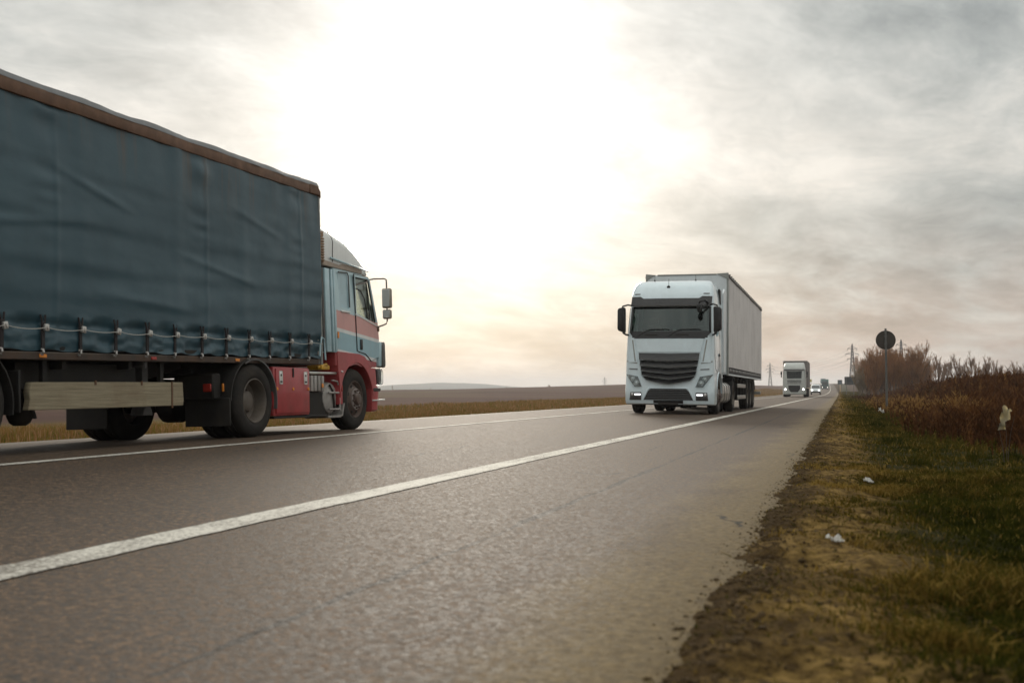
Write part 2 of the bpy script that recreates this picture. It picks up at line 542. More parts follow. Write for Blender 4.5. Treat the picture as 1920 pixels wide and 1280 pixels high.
mat_asphalt()
mat_roadpaint()
mat_ground()
mat_cab_bands()
mat_wood()
mat_curtain('curtain_blue', (0.018, 0.060, 0.082), (0.040, 0.092, 0.118), rust=True, rough=0.36)
mat_curtain('curtain_white', (0.64, 0.61, 0.59), (0.75, 0.72, 0.70), rough=0.5)
mat_blades('blades_verge', [(0.0, (0.020, 0.024, 0.004)), (0.35, (0.056, 0.054, 0.009)), (0.6, (0.105, 0.072, 0.014)), (0.8, (0.18, 0.112, 0.026)), (1.0, (0.33, 0.225, 0.062))])
mat_blades('blades_weed', [(0.0, (0.038, 0.017, 0.008)), (0.4, (0.085, 0.036, 0.015)), (0.7, (0.145, 0.066, 0.024)), (0.9, (0.25, 0.13, 0.038)), (1.0, (0.36, 0.23, 0.09))])
mat_blades('blades_left', [(0.0, (0.055, 0.070, 0.012)), (0.35, (0.12, 0.12, 0.022)), (0.6, (0.20, 0.13, 0.035)), (0.85, (0.26, 0.14, 0.06)), (1.0, (0.36, 0.22, 0.12))], 0.35)


# ================================================================== mesh helpers
def tag(o, label=None, cat=None, group=None, kind=None):
    if label:
        o['label'] = label
    if cat:
        o['category'] = cat
    if group:
        o['group'] = group
    if kind:
        o['kind'] = kind
    return o


def thing(name, label, cat, loc=(0, 0, 0), rot=(0, 0, 0), group=None):
    o = bpy.data.objects.new(name, None)
    o.empty_display_size = 0.3
    COL.objects.link(o)
    o.location = loc
    o.rotation_euler = rot
    return tag(o, label, cat, group)


def finish(me, sharp=38):
    for p in me.polygons:
        p.use_smooth = True
    me.set_sharp_from_angle(angle=R(sharp))


def to_mesh(name, bm, mats, off=(0, 0, 0), sharp=38, recalc=True):
    if recalc:
        bmesh.ops.recalc_face_normals(bm, faces=bm.faces[:])
    if any(off):
        bmesh.ops.translate(bm, verts=bm.verts[:], vec=Vector(off))
    me = bpy.data.meshes.new(name)
    bm.to_mesh(me)
    bm.free()
    for mm in (mats if isinstance(mats, (list, tuple)) else [mats]):
        me.materials.append(MATS[mm])
    finish(me, sharp)
    return me


OFF = [0.0, 0.0, 0.0]      # offset taken from coordinates while one thing is built


def obj(name, bm, mats, parent=None, sharp=38, recalc=True):
    me = to_mesh(name, bm, mats, tuple(-v for v in OFF), sharp, recalc)
    o = bpy.data.objects.new(name, me)
    COL.objects.link(o)
    if parent:
        o.parent = parent
    return o


def place(name, me, parent=None, loc=(0, 0, 0), rot=(0, 0, 0), scale=None):
    o = bpy.data.objects.new(name, me)
    COL.objects.link(o)
    o.location = loc
    o.rotation_euler = rot
    if scale:
        o.scale = scale
    if parent:
        o.parent = parent
    return o


def B():
    return bmesh.new()


def merge(dst, src):
    me = bpy.data.meshes.new('tmp')
    src.to_mesh(me)
    src.free()
    dst.from_mesh(me)
    bpy.data.meshes.remove(me)


def box(bm, x0, x1, y0, y1, z0, z1, bev=0.0, seg=1):
    t = bmesh.new()
    bmesh.ops.create_cube(t, size=1.0)
    bmesh.ops.scale(t, verts=t.verts[:], vec=(abs(x1 - x0), abs(y1 - y0), abs(z1 - z0)))
    bmesh.ops.translate(t, verts=t.verts[:], vec=((x0 + x1) / 2, (y0 + y1) / 2, (z0 + z1) / 2))
    if bev > 0:
        bmesh.ops.bevel(t, geom=t.edges[:], offset=bev, segments=seg, profile=0.5, affect='EDGES')
    merge(bm, t)
    return bm


def prism(bm, pts, a0, a1, axis='x', bev=0.0, seg=1):
    """polygon pts extruded along axis; axis x: pts (y,z); axis y: pts (x,z); axis z: pts (x,y)"""
    t = bmesh.new()

    def v(p, a):
        if axis == 'x':
            return t.verts.new((a, p[0], p[1]))
        if axis == 'y':
            return t.verts.new((p[0], a, p[1]))
        return t.verts.new((p[0], p[1], a))
    A = [v(p, a0) for p in pts]
    Bv = [v(p, a1) for p in pts]
    t.faces.new(A)
    t.faces.new(Bv[::-1])
    n = len(pts)
    for i in range(n):
        t.faces.new((A[i], Bv[i], Bv[(i + 1) % n], A[(i + 1) % n]))
    bmesh.ops.recalc_face_normals(t, faces=t.faces[:])
    if bev > 0:
        bmesh.ops.bevel(t, geom=t.edges[:], offset=bev, segments=seg, profile=0.5, affect='EDGES')
    merge(bm, t)
    return bm


def tube(bm, pts, r, n=8, r1=None):
    pts = [Vector(p) for p in pts]
    rings = []
    m = len(pts)
    for i, p in enumerate(pts):
        d = (pts[min(i + 1, m - 1)] - pts[max(i - 1, 0)]).normalized()
        a = Vector((0, 0, 1)) if abs(d.z) < 0.9 else Vector((1, 0, 0))
        u = d.cross(a).normalized()
        w = d.cross(u)
        rr = r if r1 is None else r + (r1 - r) * i / (m - 1)
        rings.append([bm.verts.new(p + (u * math.cos(2 * PI * k / n) + w * math.sin(2 * PI * k / n)) * rr) for k in range(n)])
    for a, b in zip(rings, rings[1:]):
        for k in range(n):
            bm.faces.new((a[k], a[(k + 1) % n], b[(k + 1) % n], b[k]))
    if n > 2:
        bm.faces.new(rings[0][::-1])
        bm.faces.new(rings[-1])
    return bm


def lathe(bm, prof, c=(0, 0, 0), axis='x', n=28, capped=True):
    """prof: list of (radius, along-axis)"""
    rings = []
    for r, a in prof:
        ring = []
        for k in range(n):
            t = 2 * PI * k / n
            u, w = r * math.cos(t), r * math.sin(t)
            p = {'x': (a, u, w), 'y': (u, a, w), 'z': (u, w, a)}[axis]
            ring.append(bm.verts.new((p[0] + c[0], p[1] + c[1], p[2] + c[2])))
        rings.append(ring)
    for a, b in zip(rings, rings[1:]):
        for k in range(n):
            bm.faces.new((a[k], a[(k + 1) % n], b[(k + 1) % n], b[k]))
    if capped:
        bm.faces.new(rings[0][::-1])
        bm.faces.new(rings[-1])
    return bm


def loft(bm, loops, cap=True):
    rs = [[bm.verts.new(p) for p in lp] for lp in loops]
    n = len(rs[0])
    for a, b in zip(rs, rs[1:]):
        for k in range(n):
            bm.faces.new((a[k], a[(k + 1) % n], b[(k + 1) % n], b[k]))
    if cap:
        bm.faces.new(rs[0][::-1])
        bm.faces.new(rs[-1])
    return bm


def cab_loop(z, xc, hw, yf, yb, rf, rb, bow, nf=10, nc=5):
    """horizontal section of a cab: front towards +y, bowed front, rounded corners"""
    p = []
    # front, left (-x) to right
    xs = np.linspace(-(hw - rf), hw - rf, nf)
    for x in xs:
        p.append((xc + x, yf - bow * (x / hw) ** 2, z))
    yc = yf - bow * ((hw - rf) / hw) ** 2 - rf
    for k in range(1, nc + 1):
        a = PI / 2 * (1 - k / nc)
        p.append((xc + hw - rf + rf * math.cos(a), yc + rf * math.sin(a), z))
    for k in range(nc + 1):
        a = -PI / 2 * k / nc
        p.append((xc + hw - rb + rb * math.cos(a), yb + rb + rb * math.sin(a), z))
    for k in range(nc + 1):
        a = -PI / 2 - PI / 2 * k / nc
        p.append((xc - hw + rb + rb * math.cos(a), yb + rb + rb * math.sin(a), z))
    for k in range(nc):
        a = PI - PI / 2 * k / nc
        p.append((xc - hw + rf + rf * math.cos(a), yc + rf * math.sin(a), z))
    return p


def cut(o, cutters):
    """subtract the cutter bmeshes from object o and store the result as plain mesh"""
    tmp = []
    for c in cutters:
        bmesh.ops.recalc_face_normals(c, faces=c.faces[:])
        me = bpy.data.meshes.new('cutter')
        c.to_mesh(me)
        c.free()
        co = bpy.data.objects.new('cutter', me)
        COL.objects.link(co)
        co.parent = o.parent
        md = o.modifiers.new('cut', 'BOOLEAN')
        md.operation = 'DIFFERENCE'
        md.solver = 'EXACT'
        md.object = co
        tmp.append(co)
    bpy.context.view_layer.update()
    dg = bpy.context.evaluated_depsgraph_get()
    me = bpy.data.meshes.new_from_object(o.evaluated_get(dg))
    old = o.data
    o.modifiers.clear()
    o.data = me
    bpy.data.meshes.remove(old)
    for c in tmp:
        m = c.data
        bpy.data.objects.remove(c)
        bpy.data.meshes.remove(m)
    finish(me, 35)


def offs(bm):
    bmesh.ops.translate(bm, verts=bm.verts[:], vec=Vector([-v for v in OFF]))
    return bm


def patch(bm, P, nu, nv, surf, off, thick=0.04):
    """P(u,v) -> (x,z); surf(x,z) -> y ; off number or f(u,v); closed shell of given thickness (towards -y)"""
    F, K = [], []
    for j in range(nv + 1):
        fr, kr = [], []
        for i in range(nu + 1):
            u, v = i / nu, j / nv
            x, z = P(u, v)
            o = off(u, v) if callable(off) else off
            y = surf(x, z)
            fr.append(bm.verts.new((x, y + o, z)))
            kr.append(bm.verts.new((x, y + o - thick, z)))
        F.append(fr)
        K.append(kr)
    for j in range(nv):
        for i in range(nu):
            bm.faces.new((F[j][i], F[j][i + 1], F[j + 1][i + 1], F[j + 1][i]))
            bm.faces.new((K[j][i], K[j + 1][i], K[j + 1][i + 1], K[j][i + 1]))
    for i in range(nu):
        bm.faces.new((F[0][i], K[0][i], K[0][i + 1], F[0][i + 1]))
        bm.faces.new((F[nv][i], F[nv][i + 1], K[nv][i + 1], K[nv][i]))
    for j in range(nv):
        bm.faces.new((F[j][0], F[j + 1][0], K[j + 1][0], K[j][0]))
        bm.faces.new((F[j][nu], K[j][nu], K[j + 1][nu], F[j + 1][nu]))
    return bm


def np_mesh(name, verts, tris, mat, tint=None, parent=None):
    me = bpy.data.meshes.new(name)
    verts = np.ascontiguousarray(verts, dtype=np.float32)
    tris = np.ascontiguousarray(tris, dtype=np.int32)
    k = tris.shape[1]
    me.vertices.add(len(verts))
    me.vertices.foreach_set('co', verts.ravel())
    me.loops.add(tris.size)
    me.loops.foreach_set('vertex_index', tris.ravel())
    me.polygons.add(len(tris))
    me.polygons.foreach_set('loop_start', np.arange(0, tris.size, k, dtype=np.int32))
    me.update(calc_edges=True)
    me.materials.append(MATS[mat])
    if tint is not None:
        a = me.attributes.new('tint', 'FLOAT', 'POINT')
        a.data.foreach_set('value', np.ascontiguousarray(tint, dtype=np.float32))
    o = bpy.data.objects.new(name, me)
    COL.objects.link(o)
    if parent:
        o.parent = parent
    return o


# ================================================================== terrain, road
XN, XC, XL, XR = -2.65, -6.13, -11.1, -0.37     # edge line, centre line, left edge, right edge
SL, SLL = 0.012, 0.031                         # crossfall of the two carriageways


def sstep(a, b, v):
    t = np.clip((np.asarray(v, float) - a) / (b - a), 0, 1)
    return t * t * (3 - 2 * t)


def rise(Y):
    Y = np.asarray(Y, float)
    a = 1.8e-5 * np.clip(Y - 150, 0, 550) ** 2
    o = np.clip(Y - 700, 0, 900)
    return a + 0.0198 * o * np.exp(-o / 160.0) - 0.004 * o


def bend(Y):
    return -1.35e-5 * np.clip(np.asarray(Y, float) - 150, 0, 800) ** 2


def road_z(xr):
    xr = np.asarray(xr, float)
    r = np.where(xr > XN, 0.0, np.where(xr > XC, (XN - xr) * SL, (XN - XC) * SL - (XC - xr) * SLL))
    return r


def vnoise(X, Y, s, seed=0):
    X = np.asarray(X, float) * s + seed * 17.3
    Y = np.asarray(Y, float) * s + seed * 9.1
    xi, yi = np.floor(X).astype(int), np.floor(Y).astype(int)
    fx, fy = X - xi, Y - yi
    fx, fy = fx * fx * (3 - 2 * fx), fy * fy * (3 - 2 * fy)

    def h(a, b):
        n = (a * 374761393 + b * 668265263 + seed * 1442695041) & 0x7fffffff
        n = (n ^ (n >> 13)) * 1274126177 & 0x7fffffff
        return ((n ^ (n >> 16)) & 0xffff) / 65535.0
    return (h(xi, yi) * (1 - fx) + h(xi + 1, yi) * fx) * (1 - fy) + (h(xi, yi + 1) * (1 - fx) + h(xi + 1, yi + 1) * fx) * fy


def fbm(X, Y, s, o=4, seed=0):
    v, a, t = 0, 1, 0
    for i in range(o):
        v = v + a * vnoise(X, Y, s * 2 ** i, seed + i)
        t += a
        a *= 0.5
    return v / t


def ground(X, Y):
    X = np.asarray(X, float)
    Y = np.asarray(Y, float)
    xr = X - bend(Y)
    rs = rise(Y)
    # left: ditch, grass strip, then the ploughed hill
    hill = 5.6 * sstep(60, 470, Y) * (1 - sstep(520, 950, Y)) * np.clip(1 - np.clip(-X - 10, 0, 400) / 170.0, 0, 1) ** 0.85
    hill = hill - 0.5 * sstep(120, 400, -X) * sstep(60, 300, Y)
    hill = hill + (fbm(X, Y, 0.02, 3, 3) - 0.5) * 0.9 * sstep(40, 200, Y)
    w = sstep(14, 55, -xr)
    lz = (rs - 0.20 - 0.14 * sstep(11.1, 13, -xr) + 0.10 * sstep(15, 24, -xr)) * (1 - w) + w * (hill - 0.25)
    lz = lz + (fbm(X, Y, 0.9, 4, 5) - 0.5) * 0.10 * sstep(11.4, 13, -xr)
    # right: verge, then a low bank, then fields
    vr = -0.075 + 0.095 * sstep(-0.25, 0.16, xr - XR) - 0.06 * sstep(0.2, 1.0, xr - XR) + (fbm(X, Y, 2.6, 5, 8) - 0.5) * 0.10 * sstep(-0.3, 0.3, xr - XR) + (fbm(X, Y, 13.0, 3, 9) - 0.5) * 0.040 * sstep(-0.3, 0.1, xr - XR)
    bank = 1.02 * sstep(3.0, 5.6, X - 0.012 * np.clip(Y, 0, 80)) * sstep(8, 60, Y) * (1 - 0.75 * sstep(85, 160, Y))
    rz = rs + vr + bank + 0.5 * sstep(160, 260, Y) * sstep(6, 20, X) + (fbm(X, Y, 0.35, 4, 11) - 0.5) * 0.25 * sstep(3, 7, X)
    z = np.where(xr < 0.5 * (XL + XR), lz, rz)
    onroad = (xr > XL - 0.05) & (xr < XR - 0.35)
    z = np.where(onroad, rs + road_z(np.clip(xr, XL, XR)) - 0.09, z)
    # blue hills far behind
    far = sstep(1300, 2300, Y)
    ridge = 17.0 * np.exp(-((X + 900) / 150) ** 2) + 7.5 * np.exp(-((X + 1150) / 260) ** 2) + 5.0 * np.exp(-((X + 300) / 500) ** 2) + 6 * np.exp(-((X - 500) / 500) ** 2)
    z = z + far * (ridge * np.exp(-((Y - 2500) / 500) ** 2) + (fbm(X, Y, 0.012, 4, 21) - 0.5) * 5.0) + 1.0 * far
    return z


def axis_pts(segs):
    out = []
    for a, b, n in segs:
        out += list(np.linspace(a, b, n, endpoint=False))
    out.append(segs[-1][1])
    return np.array(out)


def build_ground():
    xs = axis_pts([(-4000, -1200, 18), (-1200, -300, 40), (-300, -60, 48), (-60, -18, 36), (-18, -11.2, 24), (-11.2, -0.9, 8), (-0.9, 0.4, 56), (0.4, 4.0, 60),
                   (4.0, 12.0, 50), (12, 60, 40), (60, 400, 34), (400, 4000, 24)])
    ys = axis_pts([(-60, 0, 20), (0, 14, 250), (14, 60, 220), (60, 200, 90), (200, 800, 110), (800, 1600, 40), (1600, 3200, 60), (3200, 5000, 12)])
    X, Y = np.meshgrid(xs, ys)
    Z = ground(X, Y)
    nx, ny = len(xs), len(ys)
    V = np.stack([X.ravel(), Y.ravel(), Z.ravel()], 1)
    i = np.arange(nx - 1)
    j = np.arange(ny - 1)
    I, J = np.meshgrid(i, j)
    a = (J * nx + I).ravel()
    F = np.stack([a, a + 1, a + 1 + nx, a + nx], 1)
    o = np_mesh('ground', V, F, 'ground')
    o.data.polygons.foreach_set('use_smooth', np.ones(len(F), dtype=bool))
    tag(o, kind='structure')


def strip(name, cols, ys, matname, zoff, kind='structure', skirt=False):
    """cols: list of functions Y -> xr ; surface follows the road"""
    X = np.stack([c(ys) + bend(ys) for c in cols], 1)
    xr = np.stack([c(ys) for c in cols], 1)
    Yv = np.repeat(ys[:, None], X.shape[1], 1)
    Z = rise(Yv) + road_z(np.clip(xr, XL - 0.2, 0.2)) + zoff
    if skirt:
        Z[:, 0] -= 0.16
        Z[:, -1] -= 0.16
    nx, ny = X.shape[1], len(ys)
    V = np.stack([X.ravel(), Yv.ravel(), Z.ravel()], 1)
    I, J = np.meshgrid(np.arange(nx - 1), np.arange(ny - 1))
    a = (J * nx + I).ravel()
    F = np.stack([a, a + 1, a + 1 + nx, a + nx], 1)
    o = np_mesh(name, V, F, matname)
    o.data.polygons.foreach_set('use_smooth', np.ones(len(F), dtype=bool))
    tag(o, kind=kind)
    return o


def build_road():
    ys = axis_pts([(-50, 0, 10), (0, 30, 500), (30, 90, 240), (90, 300, 90), (300, 1400, 80)])
    rag = lambda Y: XR + 0.14 + 0 * Y
    ragl = lambda Y: XL + (fbm(Y, Y * 0 + 2.0, 0.6, 4, 35) - 0.5) * 0.25
    c = lambda k: (lambda Y: np.full_like(Y, k))
    cols = [lambda Y: ragl(Y) - 0.06, ragl, c(-10), c(-8.5), c(-7.2), c(XC - 0.2), c(XC), c(XC + 0.2), c(-5), c(-4), c(XN), c(-2), c(-1.4), c(-0.9), rag, lambda Y: rag(Y) + 0.05]
    strip('road', cols, ys, 'asphalt', 0.0, skirt=True)
    for nm, xc, wd in (('road_edge_line', XN, 0.20), ('road_centre_line', XC, 0.17)):
        e1 = lambda Y, xc=xc, wd=wd: xc - wd / 2 + (fbm(Y, Y * 0 + xc, 7, 3, 41) - 0.5) * 0.022
        e2 = lambda Y, xc=xc, wd=wd: xc + wd / 2 + (fbm(Y, Y * 0 + xc, 7, 3, 43) - 0.5) * 0.022
        strip(nm, [e1, lambda Y, xc=xc: np.full_like(Y, xc), e2], ys[ys > -20], 'road_paint', 0.005)


build_ground()
build_road()


def build_haze():
    b = B()
    box(b, -4100, 4100, -100, 5100, -14, 60)
    me = bpy.data.meshes.new('haze')
    b.to_mesh(me)
    b.free()
    m = bpy.data.materials.new('haze_air')
    m.use_nodes = True
    t = m.node_tree
    t.nodes.clear()
    v = t.nodes.new('ShaderNodeVolumePrincipled')
    v.inputs['Color'].default_value = (0.93, 0.95, 1.0, 1)
    v.inputs['Density'].default_value = 0.00030
    v.inputs['Anisotropy'].default_value = 0.4
    o = t.nodes.new('ShaderNodeOutputMaterial')
    t.links.new(v.outputs[0], o.inputs['Volume'])
    me.materials.append(m)
    h = bpy.data.objects.new('haze', me)
    COL.objects.link(h)
    tag(h, kind='stuff')


build_haze()


# ================================================================== wheels (shared meshes)
WH = {}


def wheel_meshes():
    Rr, w = 0.485, 0.30
    # tyre: outer face at x=0, body towards -x
    b = B()
    prof = [(0.285, -0.03), (0.30, -0.012), (0.35, -0.002), (0.42, -0.006), (0.455, -0.022), (0.475, -0.045)]
    prof += [(Rr, -0.07), (Rr, -0.105), (Rr - 0.014, -0.108), (Rr - 0.014, -0.122), (Rr, -0.125), (Rr, -0.175), (Rr - 0.014, -0.178), (Rr - 0.014, -0.192), (Rr, -0.195), (Rr, -0.235)]
    prof += [(0.475, -0.26), (0.44, -0.29), (0.30, -w), (0.285, -w + 0.01)]
    prof.append(prof[0])
    lathe(b, prof, n=44, capped=False)
    WH['tyre'] = to_mesh('tyre', b, 'rubber', sharp=50)
    # front rim: convex disc with raised hub
    b = B()
    lathe(b, [(0.288, -0.035), (0.292, -0.015), (0.282, -0.012), (0.268, -0.04), (0.25, -0.075), (0.225, -0.06), (0.185, -0.018), (0.155, -0.004), (0.135, -0.004), (0.10, -0.03), (0.0, -0.03)], n=36, capped=False)
    WH['rim_front'] = to_mesh('rim_front', b, 'rim_rusty')
    b = B()
    lathe(b, [(0.10, -0.04), (0.10, 0.035), (0.085, 0.055), (0.05, 0.062), (0.0, 0.062)], n=24, capped=False)
    WH['hub'] = to_mesh('hub', b, 'rim_rusty')
    b = B()
    lathe(b, [(0.168, -0.02), (0.168, 0.006), (0.112, 0.006), (0.112, -0.02)], n=30, capped=False)
    WH['hub_ring'] = to_mesh('hub_ring', b, 'hub_pale')
    b = B()
    lathe(b, [(0.016, 0.0), (0.016, 0.028), (0.009, 0.036)], n=6)
    WH['nut'] = to_mesh('nut', b, 'rim_rusty')
    b = B()
    lathe(b, [(0.028, 0.0), (0.028, 0.006)], n=10)
    WH['hole'] = to_mesh('hole', b, 'dark_steel')
    # rear rim: deep dish
    b = B()
    lathe(b, [(0.288, -0.03), (0.294, -0.012), (0.284, -0.008), (0.272, -0.03), (0.262, -0.10), (0.25, -0.17), (0.215, -0.185), (0.20, -0.20), (0.14, -0.20), (0.13, -0.12), (0.09, -0.10), (0.0, -0.10)], n=36, capped=False)
    WH['rim_rear'] = to_mesh('rim_rear', b, 'rim_dusty')


wheel_meshes()


def wheel(parent, x, y, z=0.475, kind='front', out=1, detail=True):
    """outer face at x, facing +x when out=1"""
    rot = (0, 0, 0) if out > 0 else (0, 0, PI)
    t = place('wheel', WH['tyre'], parent, (x - OFF[0], y - OFF[1], z - OFF[2]), rot)
    t.rotation_euler.rotate_axis('X', random.uniform(0, 6))
    place('rim', WH['rim_front' if kind == 'front' else 'rim_rear'], t)
    if kind == 'front':
        place('hub', WH['hub'], t)
        place('hub_ring', WH['hub_ring'], t)
        if detail:
            for k in range(10):
                a = 2 * PI * k / 10
                place('wheel_nut', WH['nut'], t, (0.004, 0.14 * math.cos(a), 0.14 * math.sin(a)))
            for k in range(8):
                a = 2 * PI * (k + 0.5) / 8
                h = place('rim_hole', WH['hole'], t, (-0.040, 0.212 * math.cos(a), 0.212 * math.sin(a)))
                h.rotation_euler = (0, R(40) * math.cos(a) * 0, 0)
    else:
        if detail:
            for k in range(10):
                a = 2 * PI * k / 10
                place('wheel_nut', WH['nut'], t, (-0.20, 0.17 * math.cos(a), 0.17 * math.sin(a)))
    return t


# ================================================================== blue lorry (drives away, left lane)
def blue_lorry():
    X0, ROLL, YB = -7.35, R(1.8), 15.55
    T = thing('articulated_lorry', 'dark blue curtain-sided articulated lorry with red and pale blue cab, driving away on the left', 'lorry',
              (X0, YB, float(road_z(X0))), (0, -ROLL, 0))
    OFF[:] = [0, YB, 0]
    W = 2.48
    pz = lambda y: 0.017 * (y - 14.35)         # the trailer sits nose-up

    def ob(name, bm, m, parent=T, sharp=38):
        return obj(name, bm, m, parent, sharp)

    YR, YF = 0.9, 14.36
    # ---- curtain, right side: sagging sheet with folds
    def disp(y, z):
        zz = z - pz(y)
        d = 0.016 * math.sin(PI * (zz - 1.1) / 2.4)
        # long horizontal creases (lashing lines behind the sheet)
        for zc, amp, sl in ((1.95, 0.010, 0.012), (2.42, 0.008, -0.012), (1.62, 0.006, 0.02), (2.95, 0.005, -0.02)):
            q = (zz - zc - sl * (y - 9) - 0.03 * math.sin(y * 0.9 + zc)) / 0.10
            d += amp * (q * math.exp(-q * q))
        # stanchions pushing through
        for yc in (2.6, 4.9, 7.2, 9.1, 10.75, 12.2, 13.4):
            q = (y - yc) / 0.12
            d += 0.005 * math.exp(-q * q)
        d += 0.011 * mnoise.fractal(Vector((y * 0.40, zz * 1.3, 2.0)), 0.9, 2.1, 4)
        # crumpled hem under the strap line
        hem = max(0.0, min(1.0, (1.46 - zz) / 0.12))
        ph = (y - 7.98) / 0.54
        d += hem * (0.020 * math.sin(2 * PI * ph + 0.6) * (zz - 1.0) * 2.2 + 0.030 * mnoise.fractal(Vector((y * 2.6, zz * 9.0, 5.0)), 0.8, 2.1, 3) - 0.012)
        q = (zz - 1.36) / 0.035
        d -= 0.020 * math.exp(-q * q)
        # welded seams with puckers, and slack diagonal folds
        for yc in (3.9, 6.3, 8.72, 11.35, 13.75):
            q = (y - yc) / 0.035
            d += 0.006 * math.exp(-q * q)
            q = (y - yc + 0.12) / 0.20
            if abs(q) < 3:
                d += 0.012 * math.exp(-q * q) * math.sin(zz * 26 + 3 * math.sin(zz * 5) + yc) * max(0.15, min(1, (zz - 2.3)))
        for (ya, za, yb, zb, am) in ((8.6, 2.95, 10.0, 2.62, 0.014), (10.6, 2.30, 12.6, 2.02, 0.012), (7.0, 2.2, 9.4, 2.45, 0.012), (11.9, 3.0, 13.3, 2.72, 0.010), (9.2, 1.72, 11.2, 1.60, 0.010)):
            t = (y - ya) / (yb - ya)
            if -0.1 < t < 1.1:
                q = (zz - (za + (zb - za) * t)) / 0.045
                d += am * math.exp(-q * q) * math.sin(PI * min(1, max(0, t)))
        # puckers hanging from the rail
        top = max(0.0, min(1.0, (zz - 2.9) / 0.6))
        d += top * 0.007 * math.sin(y * 9 + 2 * math.sin(y * 2.3))
        return d
    b = B()
    ny, nz = 500, 96
    rows = []
    for j in range(nz + 1):
        row = []
        for i in range(ny + 1):
            y = YR + (YF - YR) * i / ny
            zz = 1.105 + (3.53 - 1.105) * j / nz
            z = zz + pz(y)
            if j == 0:
                z += 0.012 * math.sin(2 * PI * (y - 7.98) / 0.54) - 0.006
            row.append(b.verts.new((disp(y, z), y, z)))
        rows.append(row)
    for j in range(nz):
        for i in range(ny):
            b.faces.new((rows[j][i], rows[j][i + 1], rows[j + 1][i + 1], rows[j + 1][i]))
    cur = ob('side_curtain', b, 'curtain_blue', sharp=80)
    # curtain on the far side, front wall, roof, floor, rear doors
    b = B(); box(b, -W, -W + 0.03, YR, YF, 0.0, 2.42, 0.005); shear(b, pz, 1.10); ob('far_curtain', b, 'curtain_blue')
    b = B(); box(b, -W + 0.03, -0.03, YF - 0.06, YF, 1.0, 3.66, 0.01); ob('front_wall', b, 'grey_panel')
    b = B(); box(b, -W + 0.03, -0.03, YR, YR + 0.06, 1.0, 3.5, 0.01); ob('rear_door', b, 'grey_panel')
    b = B(); box(b, -W + 0.03, -0.03, YR + 0.06, YF - 0.06, 0.0, 0.05); shear(b, pz, 1.10); ob('load_floor', b, 'dark_steel')
    # roof tarpaulin with a lumpy edge
    b = B()
    n = 170
    ra, rb, rc = [], [], []
    for i in range(n + 1):
        y = YR + (YF - 0.02 - YR) * i / n
        h = 0.016 * mnoise.fractal(Vector((y * 1.6, 0.0, 9.0)), 0.9, 2.0, 4) + 0.008 * abs(math.sin(y * 1.9)) + 0.006 * math.sin(y * 5.0)
        o_ = 0.025 + 0.012 * mnoise.noise(Vector((y * 3.0, 3.0, 0.0)))
        ra.append(b.verts.new((o_, y, 3.665 + pz(y) - 0.015 + 0.4 * h)))
        rb.append(b.verts.new((-0.02 + o_ * 0.3, y, 3.715 + pz(y) + h)))
        rc.append(b.verts.new((-0.35, y, 3.735 + pz(y) + h * 0.6)))
    rd = [b.verts.new((-W + 0.3, v.co.y, v.co.z)) for v in rc]
    re = [b.verts.new((-W, v.co.y, v.co.z - 0.08)) for v in rc]
    for p, q in ((ra, rb), (rb, rc), (rc, rd), (rd, re)):
        for i in range(n):
            b.faces.new((p[i], p[i + 1], q[i + 1], q[i]))
    ob('roof_tarpaulin', b, 'roof_tarp', sharp=80)
    # rusty top rail
    b = B(); box(b, -0.06, 0.022, YR, YF - 0.32, 0, 0.135, 0.012, 2); shear(b, pz, 3.525); ob('top_rail', b, 'rail_rust')
    b = B(); prism(b, [(YF - 0.315, 3.52), (YF - 0.02, 3.535), (YF + 0.03, 3.49), (YF + 0.03, 3.60), (YF - 0.06, 3.675), (YF - 0.315, 3.665)], -0.10, 0.026, 'x', 0.012)
    ob('corner_casting', b, 'rail_rust')
    b = B(); tube(b, [(-0.01, YF + 0.012, 1.0), (-0.01, YF + 0.012, 3.53)], 0.022, 8); ob('curtain_pole', b, 'grey_panel')
    # curled end of the hem at the front
    b = B()
    tube(b, [(0.03, YF - 0.12, 1.12), (0.035, YF - 0.10, 1.30), (0.035, YF - 0.05, 1.40), (0.03, YF + 0.02, 1.38), (0.03, YF + 0.05, 1.20), (0.03, YF + 0.06, 1.07)], 0.014, 8)
    ob('hem_loop', b, 'pale_blue')
    # side raves (rusty chassis rail along the bottom)
    b = B(); box(b, -0.14, -0.02, YR, YF - 0.05, 0, 0.075, 0.006); shear(b, pz, 1.005); ob('side_rail', b, 'rail_dark')
    for k in range(6):
        y = 3.0 + k * 1.75 + 0.25
        b = B(); box(b, -0.016, -0.006, y, y + 0.10, 1.025 + pz(y), 1.06 + pz(y), 0.004); ob('side_marker', b, 'orange_lens' if k % 2 else 'red_lens')
    # straps, buckles, hooks: one strap every 0.54 m
    b = B()
    for dy in (-0.032, 0.032):
        tube(b, [(0.012, dy, 0.105), (0.020, dy * 0.5, 0.02), (0.022, 0, -0.03)], 0.010, 5)
    box(b, 0.004, 0.018, -0.020, 0.020, -0.25, 0.03)
    box(b, 0.008, 0.030, -0.026, 0.026, -0.03, 0.035, 0.005)
    m_strap = to_mesh('strap', b, 'webbing')
    b = B(); box(b, 0.014, 0.046, -0.030, 0.030, -0.035, 0.035, 0.010, 2); box(b, 0.040, 0.056, -0.012, 0.012, -0.02, 0.02, 0.004)
    m_buckle = to_mesh('buckle', b, 'buckle')
    b = B(); tube(b, [(0.012, 0, 0.03), (0.022, 0, -0.005), (0.012, 0, -0.028), (-0.012, 0, -0.02)], 0.011, 6); box(b, 0.004, 0.022, -0.024, 0.024, 0.012, 0.034, 0.004)
    m_hook = to_mesh('hook', b, 'buckle')
    ys = [7.98 + 0.54 * k for k in range(-13, 12)]
    cable = []
